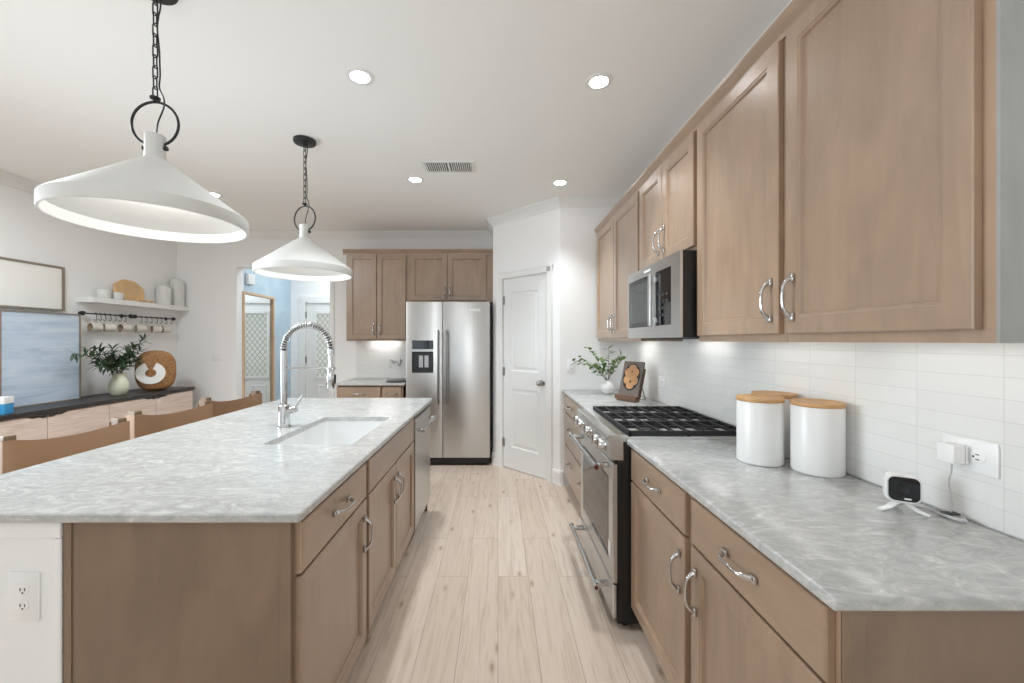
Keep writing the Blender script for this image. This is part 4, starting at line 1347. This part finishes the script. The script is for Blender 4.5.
# woven drum with a white ring
t = thing('rattan_sculpture', 'brown woven round sculpture with a white open ring on the sideboard', 'ornament', (-3.70, 4.38, 0.8455), R(42))
bm = NB()
def superel(a, rx, rz, n=2.7):
    c_, s_ = math.cos(a), math.sin(a)
    return (rx * abs(c_) ** (2 / n) * (1 if c_ >= 0 else -1), rz * abs(s_) ** (2 / n) * (1 if s_ >= 0 else -1))
rings = []
for sc, y in ((0.0, -0.085), (0.8, -0.09), (0.93, -0.078), (1.0, -0.045), (1.0, 0.045), (0.93, 0.078), (0.0, 0.085)):
    ring = []
    for i in range(48):
        x, z = superel(2 * PI * i / 48, 0.172 * max(sc, 0.02), 0.215 * max(sc, 0.02))
        ring.append(bm.verts.new((x, y, 0.216 + z)))
    rings.append(ring)
for a, b in zip(rings, rings[1:]):
    for i in range(48):
        j = (i + 1) % 48
        bm.faces.new((a[i], a[j], b[j], b[i]))
finish(bm, 'body', M['wicker'], t, smooth=50)
bm = NB()
def arc(r, a0, a1, n=28):
    return [(-0.045 + r * math.cos(a0 + (a1 - a0) * i / n), 0.195 + r * 0.95 * math.sin(a0 + (a1 - a0) * i / n)) for i in range(n + 1)]
A0, A1 = R(112), R(428)
out = arc(0.122, A0, A1); inn = arc(0.045, A0, A1)
for k in range(len(out) - 1):
    prism(bm, [out[k], out[k + 1], inn[k + 1], inn[k]], 'y', -0.104, -0.0865)
finish(bm, 'ring', M['ceramic'], t)
# shelf
bm = NB()
box(bm, XL + 0.0005, -3.868, 3.868, YB - 0.0005, 1.752, 1.804, 0.003)
tag(finish(bm, 'floating_shelf', M['trim']), 'white floating shelf on the left wall above the mug rail', 'shelf')
SZ = 1.8045
def cup(label, y, x, r_, h):
    bm = NB()
    lathe(bm, [(0, 0), (r_ * 0.75, 0), (r_ * 0.9, 0.01), (r_, h * 0.6), (r_, h), (r_ * 0.9, h), (r_ * 0.88, h * 0.5), (r_ * 0.6, 0.012), (0, 0.01)], 28)
    tag(finish(bm, 'cup', M['cup_grey'], loc=(x, y, SZ), smooth=40), label, 'cup', 'grey cups on the shelf')
cup('grey-white ribbed cup at the left end of the white shelf', 4.053, -3.945, 0.058, 0.085)
cup('grey-white cup standing beside the round wooden board on the shelf', 4.185, -3.935, 0.052, 0.075)
# scalloped cutting board
t = thing('cutting_board', 'round scalloped wooden cutting board leaning on the wall above the shelf', 'cutting board', (-3.975, 4.40, SZ + 0.001))
bm = NB()
poly = []
for i in range(72):
    a = 2 * PI * i / 72
    k = 0.97 + 0.06 * abs(math.sin(a * 4 + 0.4))
    poly.append((0.175 * k * math.cos(a), 0.118 + 0.122 * k * math.sin(a)))
poly = [(y, max(z, 0.0)) for y, z in poly]
prism(bm, poly, 'x', -0.010, 0.010)
bmesh.ops.transform(bm, matrix=Matrix.Rotation(R(-14), 4, 'Y'), verts=bm.verts)
zmin = min(v.co.z for v in bm.verts)
bmesh.ops.translate(bm, vec=(0, 0, -zmin), verts=bm.verts)
finish(bm, 'board', M['board'], t)
# beads
t = thing('bead_garland', 'short string of wooden beads lying on the shelf beside the board', 'ornament', (-3.90, 4.47, SZ))
bpts = [(0.0, -0.085), (0.012, -0.05), (-0.004, -0.018), (0.01, 0.016), (-0.006, 0.05), (0.008, 0.084)]
for x, y in bpts:
    bm = NB(); bmesh.ops.create_uvsphere(bm, u_segments=16, v_segments=10, radius=0.0175); bmesh.ops.translate(bm, vec=(x, y, 0.0176), verts=bm.verts); finish(bm, 'bead', M['board'], t, smooth=80)
bm = NB(); tube(bm, [(x, y, 0.0176) for x, y in bpts], 0.0018, 6); finish(bm, 'string', M['stem'], t)
# arch-topped vases
def capsule(label, x, y, r_, h):
    bm = NB()
    prof = [(0, 0), (r_ * 0.97, 0), (r_, 0.005), (r_, h - r_)] + [(r_ * math.cos(a), h - r_ + r_ * math.sin(a)) for a in (R(15), R(30), R(45), R(58), R(70), R(78))] + [(0.016, h), (0.013, h), (0.012, h - 0.05), (0, h - 0.06)]
    lathe(bm, prof, 32)
    tag(finish(bm, 'dome_vase', M['cup_grey'], loc=(x, y, SZ), smooth=40), label, 'vase', 'domed vases on the shelf')
capsule('shorter pale domed vase on the right part of the white shelf', -3.95, 4.787, 0.070, 0.245)
capsule('taller pale domed vase at the right end of the white shelf', -3.95, 4.985, 0.074, 0.345)
# rail with hooks and mugs
RX, RZ = -3.965, 1.647
def rail(label, y0, y1):
    t = thing('mug_rail', label, 'rail', (RX, (y0 + y1) / 2, RZ), 0, 'rails under the shelf')
    h = (y1 - y0) / 2
    bm = NB(); cyl(bm, (0, -h + 0.02, 0), (0, h - 0.02, 0), 0.0065, 12); finish(bm, 'rod', M['black_metal'], t, smooth=40)
    for s in (-1, 1):
        bm = NB(); bmesh.ops.create_uvsphere(bm, u_segments=16, v_segments=12, radius=0.022); bmesh.ops.translate(bm, vec=(0, s * (h - 0.022), 0), verts=bm.verts); finish(bm, 'finial', M['black_metal'], t, smooth=80)
        bm = NB(); cyl(bm, (0, s * (h - 0.06), 0), (XL - RX + 0.0005, s * (h - 0.06), 0), 0.007, 10); cyl(bm, (XL - RX + 0.006, s * (h - 0.06), 0), (XL - RX + 0.0005, s * (h - 0.06), 0), 0.02, 16); finish(bm, 'bracket', M['black_metal'], t, smooth=40)
rail('black metal mug rail under the left half of the white shelf', 3.845, 4.394)
rail('black metal mug rail under the right half of the white shelf', 4.398, 4.97)
ORD = ['first', 'second', 'third', 'fourth', 'fifth', 'sixth', 'seventh', 'eighth', 'ninth', 'tenth', 'eleventh', 'twelfth', 'thirteenth', 'fourteenth']
hook_px = [95.5, 100, 104.5, 110, 115, 120, 125, 141, 146, 151, 156.5, 161, 166, 171]
mug_at = [0, 3, 6, 7, 10, 12]
hk = None
def ypx(x):
    return -RX * 405 / (498 - x)
for i, hx_ in enumerate(hook_px):
    y = ypx(hx_)
    lb = 'black S-hook hanging %s from the left on the mug rails' % ORD[i]
    if hk is None:
        bm = NB()
        p = []
        for k in range(13):
            a = R(200 - 20 * k)
            p.append((0.0115 * math.cos(a), 0, 0.0115 * math.sin(a) - 0.002))
        p = [(q[0], 0, q[2]) for q in p]
        for k in range(1, 13):
            a = R(140 - 0) + R(20 * k)
            p.append((0.0015 + 0.013 * math.cos(R(60 - 20 * k)), 0, -0.048 + 0.014 * math.sin(R(60 - 20 * k))))
        tube(bm, p, 0.0026, 6)
        hk = finish(bm, 'mug_hook', M['black_metal'], smooth=60)
        o = hk
    else:
        o = hk.copy(); COL.objects.link(o)
    o.location = (RX, y, RZ)
    tag(o, lb, 'hook', 'hooks on the mug rails')
mg = None
for i, k in enumerate(mug_at):
    y = ypx(hook_px[k])
    lb = 'cream mug hanging %s from the left under the white shelf' % ORD[i]
    if mg is None:
        mg = thing('mug', lb, 'mug', group='mugs hanging from the rail')
        # hangs by the handle: axis horizontal along y, opening towards -y
        bm = NB()
        MM = Matrix.Translation((0.0, 0.045, -0.088)) @ Matrix.Rotation(R(90), 4, 'X')
        lathe(bm, [(0, 0), (0.034, 0), (0.040, 0.006), (0.042, 0.09), (0.0385, 0.09), (0.036, 0.010), (0, 0.008)], 28, mtx=MM)
        bd = finish(bm, 'cup', M['mug'], mg, smooth=40)
        bm = NB()
        lathe(bm, [(0, 0.0085), (0.0355, 0.0105), (0.038, 0.0895)], 28, mtx=MM)
        finish(bm, 'inside', M['mug_in'], bd, smooth=40)
        bm = NB()
        tube(bm, [(0, 0.030 * math.cos(R(a)), -0.048 + 0.0245 * math.sin(R(a)) ) for a in range(0, 181, 15)], 0.0048, 8)
        finish(bm, 'handle', M['mug'], mg, smooth=60)
        o = mg
    else:
        o = copy_tree(mg, lb)
    o.location = (RX, y, RZ - 0.043)
    o.rotation_euler = (0, 0, R(-35 + random.Random(i).uniform(0, 25)))

# ------------------------------------------------------------------ foyer objects
t = thing('wall_mirror', 'tall mirror in a honey wood frame on the pale blue foyer wall', 'mirror', (-3.2995, 5.56, 0.06))
bm = NB(); 
fwid2 = 0.085
def mframe(bm, hw, h, th, dep):
    box(bm, 0, dep, -hw, -hw + th, 0, h, 0.004); box(bm, 0, dep, hw - th, hw, 0, h, 0.004)
    box(bm, 0, dep, -hw + th, hw - th, 0, th, 0.004); box(bm, 0, dep, -hw + th, hw - th, h - th, h, 0.004)
mframe(bm, 0.365, 1.96, 0.034, 0.036); finish(bm, 'frame', M['oak_frame'], t)
bm = NB(); box(bm, 0.002, 0.008, -0.332, 0.332, 0.0335, 1.927); finish(bm, 'glass', M['mirror'], t)
t = thing('door_chime', 'small white door chime box high on the blue foyer wall', 'chime', (-3.2995, 5.36, 2.13))
bm = NB(); box(bm, 0.0, 0.045, -0.07, 0.07, 0.0, 0.135, 0.006, 2); finish(bm, 'cover', M['plastic'], t, smooth=40)
bm = NB()
for i in range(6):
    box(bm, 0.0452, 0.0465, -0.045, 0.045, 0.025 + i * 0.016, 0.031 + i * 0.016)
finish(bm, 'grille', M['cup_grey'], t)

# ------------------------------------------------------------------ things on the right counter
CT = 0.9153
def canister(label, x, y):
    t = thing('canister', label, 'canister', (x, y, CT), 0, 'white canisters with wooden lids')
    bm = NB()
    lathe(bm, [(0, 0), (0.074, 0), (0.078, 0.004), (0.0785, 0.01), (0.0785, 0.232), (0.0765, 0.236), (0.073, 0.236), (0.072, 0.01), (0, 0.008)], 48)
    finish(bm, 'jar', M['ceramic'], t, smooth=40)
    bm = NB()
    lathe(bm, [(0, 0.2365), (0.0785, 0.2365), (0.080, 0.239), (0.080, 0.249), (0.0785, 0.252), (0.066, 0.252), (0.064, 0.2505), (0, 0.2505)], 48)
    finish(bm, 'lid', M['lid'], t, smooth=40)
canister('white canister with wooden lid nearest the range, front left of the three', 1.018, 1.575)
canister('white canister with wooden lid nearest the power outlet', 1.146, 1.455)
canister('white canister with wooden lid half hidden behind the other two', 1.15, 1.69)

# monitor camera
t = thing('monitor_camera', 'small white camera with a black face on the right counter', 'camera', (1.108, 1.112, CT), R(-30))
def rrect(hw_, z0, z1, r_):
    return loop_pts(-hw_, hw_, z0, z1, r_, 6)
bm = NB()
prev = None
for hw_, z0, z1, y in ((0.030, 0.036, 0.098, 0.020), (0.036, 0.030, 0.104, 0.012), (0.0375, 0.028, 0.106, 0.0), (0.0375, 0.028, 0.106, -0.012), (0.035, 0.0305, 0.1035, -0.018)):
    row = [bm.verts.new((x, y, z)) for x, z in rrect(hw_, z0, z1, 0.020)]
    if prev:
        for k in range(len(row)):
            l = (k + 1) % len(row)
            bm.faces.new((prev[k], prev[l], row[l], row[k]))
    else:
        bm.faces.new(row)
    prev = row
bm.faces.new(list(reversed(prev)))
finish(bm, 'housing', M['plastic'], t, smooth=50)
bm = NB(); prism(bm, rrect(0.0315, 0.035, 0.099, 0.014), 'y', -0.0204, -0.0182)
fc = finish(bm, 'face', M['black_glass'], t)
bm = NB()
KM = Matrix.Translation((0.0, -0.0206, 0.068)) @ Matrix.Rotation(R(90), 4, 'X')
lathe(bm, [(0.0, 0.0), (0.012, 0.0), (0.012, 0.002), (0.009, 0.0025), (0.006, 0.001), (0, 0.001)], 24, mtx=KM); finish(bm, 'lens', M['black_plastic'], fc, smooth=40)
bm = NB(); box(bm, 0.0, 0.014, -0.0212, -0.0206, 0.040, 0.044); finish(bm, 'logo_mark', M['plastic'], fc)
bm = NB()
# curved two-arm foot
for s in (-1, 1):
    pts = [(s * 0.004, 0.004, 0.0295), (s * 0.014, 0.0, 0.022), (s * 0.030, -0.008, 0.010), (s * 0.050, -0.020, 0.0045)]
    tube(bm, pts, [0.011, 0.011, 0.011, 0.009], 10, flat=0.4)
pts = [(0, 0.004, 0.0295), (0, 0.02, 0.015), (0, 0.04, 0.0048)]
tube(bm, pts, [0.011, 0.011, 0.010], 10, flat=0.42)
finish(bm, 'stand', M['plastic'], t, smooth=50)
# adapter, cord
t = thing('power_adapter', 'white cube power adapter plugged into the tile outlet', 'adapter', (XR - 0.0165, 1.072, 1.087), RR)
bm = NB(); box(bm, -0.021, 0.021, -0.042, -0.0005, -0.024, 0.024, 0.004, 3); ad = finish(bm, 'housing', M['plastic'], t, smooth=40)
bm = NB(); box(bm, -0.0215, 0.0215, -0.012, -0.0101, -0.0245, 0.0245); finish(bm, 'seam', M['cord_grey'], ad)
bm = NB()
wp = [(0, -0.022, -0.0245), (0.0, -0.024, -0.05), (-0.006, -0.023, -0.075), (-0.003, -0.022, -0.11), (-0.002, -0.020, -0.15)]
gz = CT + 0.0025 - 1.087
wp.append((-0.002, -0.022, gz + 0.008))
for k in range(50):
    a = k / 49 * 2 * PI * 3
    wp.append((-0.003 + 0.036 * math.cos(a), -0.026 + 0.015 * math.sin(a), gz + 0.0025 + 0.002 * (k // 17)))
wp += [(-0.05, -0.03, gz), (-0.09, -0.045, gz)]
# smooth the cord
def catmull(P, n=5):
    P = [Vector(p) for p in P]
    out = []
    for i in range(len(P) - 1):
        p0, p1, p2, p3 = P[max(i - 1, 0)], P[i], P[i + 1], P[min(i + 2, len(P) - 1)]
        for k in range(n):
            s = k / n
            out.append(0.5 * ((2 * p1) + (p2 - p0) * s + (2 * p0 - 5 * p1 + 4 * p2 - p3) * s * s + (3 * p1 - p0 - 3 * p2 + p3) * s ** 3))
    out.append(P[-1])
    return out
tube(bm, catmull(wp, 3), 0.0021, 6); finish(bm, 'cord', M['cord_grey'], t, smooth=60)
bm = NB(); box(bm, -0.012, 0.008, -0.042, -0.006, gz + 0.0062, gz + 0.0115, 0.002); finish(bm, 'cord_tie', M['socket'], t)

# white bud vase with green sprigs
t = thing('bud_vase', 'small round white vase holding green leafy sprigs on the far counter', 'vase', (0.965, 3.57, CT))
bm = NB()
lathe(bm, [(0, 0), (0.028, 0), (0.045, 0.012), (0.058, 0.04), (0.060, 0.06), (0.052, 0.088), (0.034, 0.106), (0.022, 0.112), (0.022, 0.12), (0.018, 0.12), (0.018, 0.108), (0.045, 0.07), (0.03, 0.015), (0, 0.01)], 36)
finish(bm, 'pot', M['ceramic'], t, smooth=50)
sprigs(t, (0, 0, 0.112), [(-0.30, -0.03, 0.29), (-0.24, 0.02, 0.32), (-0.17, -0.06, 0.25), (-0.16, 0.04, 0.40), (-0.05, 0.0, 0.28), (0.02, 0.02, 0.40), (0.10, -0.06, 0.34), (0.14, 0.02, 0.30), (0.04, -0.08, 0.30)], 0.052, 0.034, 10, 0.0022, M['leaf_light'], 11)

# cookbook on a wooden stand
t = thing('cookbook_stand', 'dark wooden easel stand on the far counter behind the range', 'stand', (1.02, 3.15, CT), R(-56))
bm = NB()
TM = Matrix.Translation((0, 0.0, 0.026)) @ Matrix.Rotation(R(-17), 4, 'X')
def tbox(bm, *a, **k):
    b2 = NB(); box(b2, *a, **k)
    bmesh.ops.transform(b2, matrix=TM, verts=b2.verts)
    me = bpy.data.meshes.new('tmp'); b2.to_mesh(me); b2.free(); bm.from_mesh(me); bpy.data.meshes.remove(me)
tbox(bm, -0.085, 0.095, 0.0, 0.012, 0.0, 0.235)
finish(bm, 'back_board', M['walnut'], t)
bm = NB(); box(bm, -0.085, 0.085, -0.045, 0.014, 0.0, 0.024, 0.002); box(bm, -0.098, 0.098, -0.052, -0.044, 0.014, 0.048, 0.002); finish(bm, 'ledge', M['walnut'], t)
bm = NB()
tube(bm, [(-0.05, 0.065, 0.17), (-0.05, 0.135, 0.003), (0.05, 0.135, 0.003), (0.05, 0.065, 0.17)], 0.003, 8)
finish(bm, 'rear_leg', M['stem'], t, smooth=40)
t = thing('cookbook', 'cookbook with a pan of golden rolls on its cover, on the wooden stand', 'book', (1.02, 3.15, CT), R(-56))
bm = NB(); tbox(bm, -0.092, 0.088, -0.020, -0.001, 0.004, 0.285); 
M['book_cover'] = mat('grey_brown_book_cover', lin(112, 100, 94), 0.4, var=0.08)
cv = finish(bm, 'cover', M['book_cover'], t)
def tdisc(bm, cx, cz, rx, rz, y0, y1, n=36):
    poly = [(cx + rx * math.cos(2 * PI * i / n), cz + rz * math.sin(2 * PI * i / n)) for i in range(n)]
    b2 = NB(); prism(b2, poly, 'y', y0, y1)
    bmesh.ops.transform(b2, matrix=TM, verts=b2.verts)
    me = bpy.data.meshes.new('tmp'); b2.to_mesh(me); b2.free(); bm.from_mesh(me); bpy.data.meshes.remove(me)
bm = NB(); tdisc(bm, 0.0, 0.16, 0.078, 0.108, -0.0212, -0.0202); finish(bm, 'pan_print', M['black_plastic'], cv)
bm = NB()
for k, (cx, cz, r1, r2) in enumerate(((0.0, 0.235, 0.035, 0.024), (-0.036, 0.195, 0.03, 0.033), (0.034, 0.195, 0.03, 0.034), (-0.036, 0.135, 0.031, 0.033), (0.036, 0.13, 0.031, 0.034), (0.0, 0.165, 0.026, 0.03), (0.0, 0.088, 0.034, 0.024))):
    tdisc(bm, cx, cz, r1, r2, -0.0224 - 0.0002 * k, -0.0213)
M['rolls'] = mat('golden_roll_print', lin(190, 142, 98), 0.4, var=0.3, bscale=40)
finish(bm, 'rolls_print', M['rolls'], cv)

# ------------------------------------------------------------------ ceiling fixtures
def downlight(label, x, y, cone=104):
    t = thing('recessed_light', label, 'lamp', (x, y, CEIL), 0, 'recessed ceiling lights')
    bm = NB(); lathe(bm, [(0.0485, -0.0003), (0.072, -0.0003), (0.071, -0.003), (0.054, -0.005), (0.0485, -0.0045), (0.0485, -0.0003)], 36); finish(bm, 'trim_ring', M['trim'], t, smooth=40)
    bm = NB(); lathe(bm, [(0, -0.0035), (0.049, -0.0035), (0.049, -0.0015), (0, -0.0015)], 32); finish(bm, 'lens', M['lamp_on'], t)
    d = bpy.data.lights.new('recessed_spot', 'SPOT'); d.energy = 62; d.spot_size = R(cone); d.spot_blend = 1.0; d.shadow_soft_size = 0.045; d.color = LAMP
    l = bpy.data.objects.new('recessed_spot', d); COL.objects.link(l); l.parent = t; l.location = (0, 0, -0.02)
downlight('recessed ceiling light between the near pendant and the aisle, ahead of the vent', -0.711, 2.086)
downlight('recessed ceiling light nearest the camera on the right, in front of the wall cabinets', 0.53, 2.127)
downlight('recessed ceiling light beside the ceiling vent', -0.70, 3.42)
downlight('recessed ceiling light in front of the pantry wall', 0.534, 3.486, 90)
downlight('recessed ceiling light just showing behind the near pendant shade', -2.65, 3.77)
t = thing('ceiling_vent', 'white rectangular slatted air vent in the ceiling', 'vent', (-0.383, 3.165, CEIL))
bm = NB()
for a, b, c, d in ((-0.20, 0.20, -0.10, -0.082), (-0.20, 0.20, 0.082, 0.10), (-0.20, -0.178, -0.082, 0.082), (0.178, 0.20, -0.082, 0.082), (-0.008, 0.008, -0.082, 0.082)):
    box(bm, a, b, c, d, -0.008, -0.0003)
finish(bm, 'frame', M['trim'], t)
bm = NB(); box(bm, -0.178, 0.178, -0.082, 0.082, -0.0014, -0.0004); finish(bm, 'backing', M['socket'], t)
bm = NB()
for i in range(22):
    x = -0.170 + i * 0.0162
    if abs(x) < 0.012: continue
    b2 = NB(); box(b2, -0.0055, 0.0055, -0.081, 0.081, -0.0012, 0.0012)
    bmesh.ops.transform(b2, matrix=Matrix.Translation((x, 0, -0.006)) @ Matrix.Rotation(R(38), 4, 'Y'), verts=b2.verts)
    me = bpy.data.meshes.new('tmp'); b2.to_mesh(me); b2.free(); bm.from_mesh(me); bpy.data.meshes.remove(me)
finish(bm, 'slats', M['trim'], t)

# pendants: origin at the rim centre
def pendant(label, x, y, rz):
    t = thing('pendant_lamp', label, 'lamp', (x, y, 1.829), rz, 'pendants above the island')
    top = CEIL - 1.829
    bm = NB()
    outer = [(0.303, 0.0), (0.305, 0.004), (0.305, 0.045), (0.298, 0.052)]
    outer += [(0.298 + (0.036 - 0.298) * f, 0.052 + (0.248 - 0.052) * f) for f in (0.25, 0.5, 0.75)]
    outer += [(0.036, 0.248), (0.033, 0.260), (0.033, 0.338), (0.030, 0.341), (0.0, 0.341)]
    inn = [(0.0, 0.238), (0.028, 0.236), (0.287, 0.044), (0.294, 0.040), (0.296, 0.0), (0.303, 0.0)]
    lathe(bm, inn + outer[1:], 64)
    finish(bm, 'shade', M['shade'], t, smooth=30)
    bm = NB()
    rr = 0.084
    cz = 0.384
    a0 = 0.44
    pts = [(rr * math.sin(a), 0, cz + rr * math.cos(a)) for a in [(-PI + a0) + (2 * PI - 2 * a0) * i / 48 for i in range(49)]]
    # open at the bottom; ends turn in to the neck
    pts = [(-0.034, 0, 0.291)] + pts + [(0.034, 0, 0.291)]
    tube(bm, pts, 0.0048, 8)
    for s in (-1, 1):
        cyl(bm, (s * 0.033, 0, 0.291), (s * 0.044, 0, 0.291), 0.008, 12)
    cyl(bm, (0, 0, cz + rr), (0, 0, cz + rr + 0.018), 0.007, 12)
    cyl(bm, (0, 0, cz + rr + 0.012), (0, 0, cz + rr + 0.018), 0.017, 16)
    finish(bm, 'ring_hanger', M['black_metal'], t, smooth=50)
    bm = NB()
    z0 = cz + rr + 0.014
    z1 = top - 0.03
    n = 10
    Ls = (z1 - z0) / n
    hl = Ls / 2 + 0.0048
    for k in range(n):
        c0 = z0 + Ls * (k + 0.5)
        lp = []
        for i in range(20):
            a = 2 * PI * i / 20
            u, v = 0.0085 * math.cos(a), (hl - 0.0085) * (1 if math.sin(a) > 0 else -1) + 0.0085 * math.sin(a)
            lp.append((u, 0, c0 + v) if k % 2 == 0 else (0, u, c0 + v))
        tube(bm, lp, 0.0026, 6, closed=True)
    finish(bm, 'chain', M['black_metal'], t, smooth=60)
    bm = NB()
    cp = [(0.004, 0, 0.341), (0.010, 0, 0.39), (0.028, 0.004, 0.45), (0.024, 0.010, 0.49), (0.008, 0.010, 0.53)]
    cp += [(0.007 + 0.005 * math.sin(k), 0.010 + 0.003 * math.cos(k * 1.7), 0.53 + (top - 0.03 - 0.53) * k / 8) for k in range(1, 9)]
    tube(bm, catmull(cp, 4), 0.0028, 6)
    finish(bm, 'cord', M['black_metal'], t, smooth=60)
    bm = NB(); lathe(bm, [(0, top - 0.034), (0.014, top - 0.032), (0.02, top - 0.026), (0.068, top - 0.022), (0.072, top - 0.014), (0.072, top - 0.0004), (0, top - 0.0004)], 36); finish(bm, 'canopy', M['black_metal'], t, smooth=40)
    bm = NB(); lathe(bm, [(0, 0.130), (0.02, 0.134), (0.030, 0.15), (0.032, 0.168), (0.026, 0.19), (0.016, 0.208), (0.014, 0.232), (0, 0.232)], 24); finish(bm, 'bulb', M['bulb_on'], t, smooth=60)
    return t
pendant('white cone pendant lamp on a black chain nearest the camera above the island', -1.312, 1.55, R(5))
pendant('white cone pendant lamp with its whole black canopy and chain in view above the island', -1.312, 2.75, R(-15))
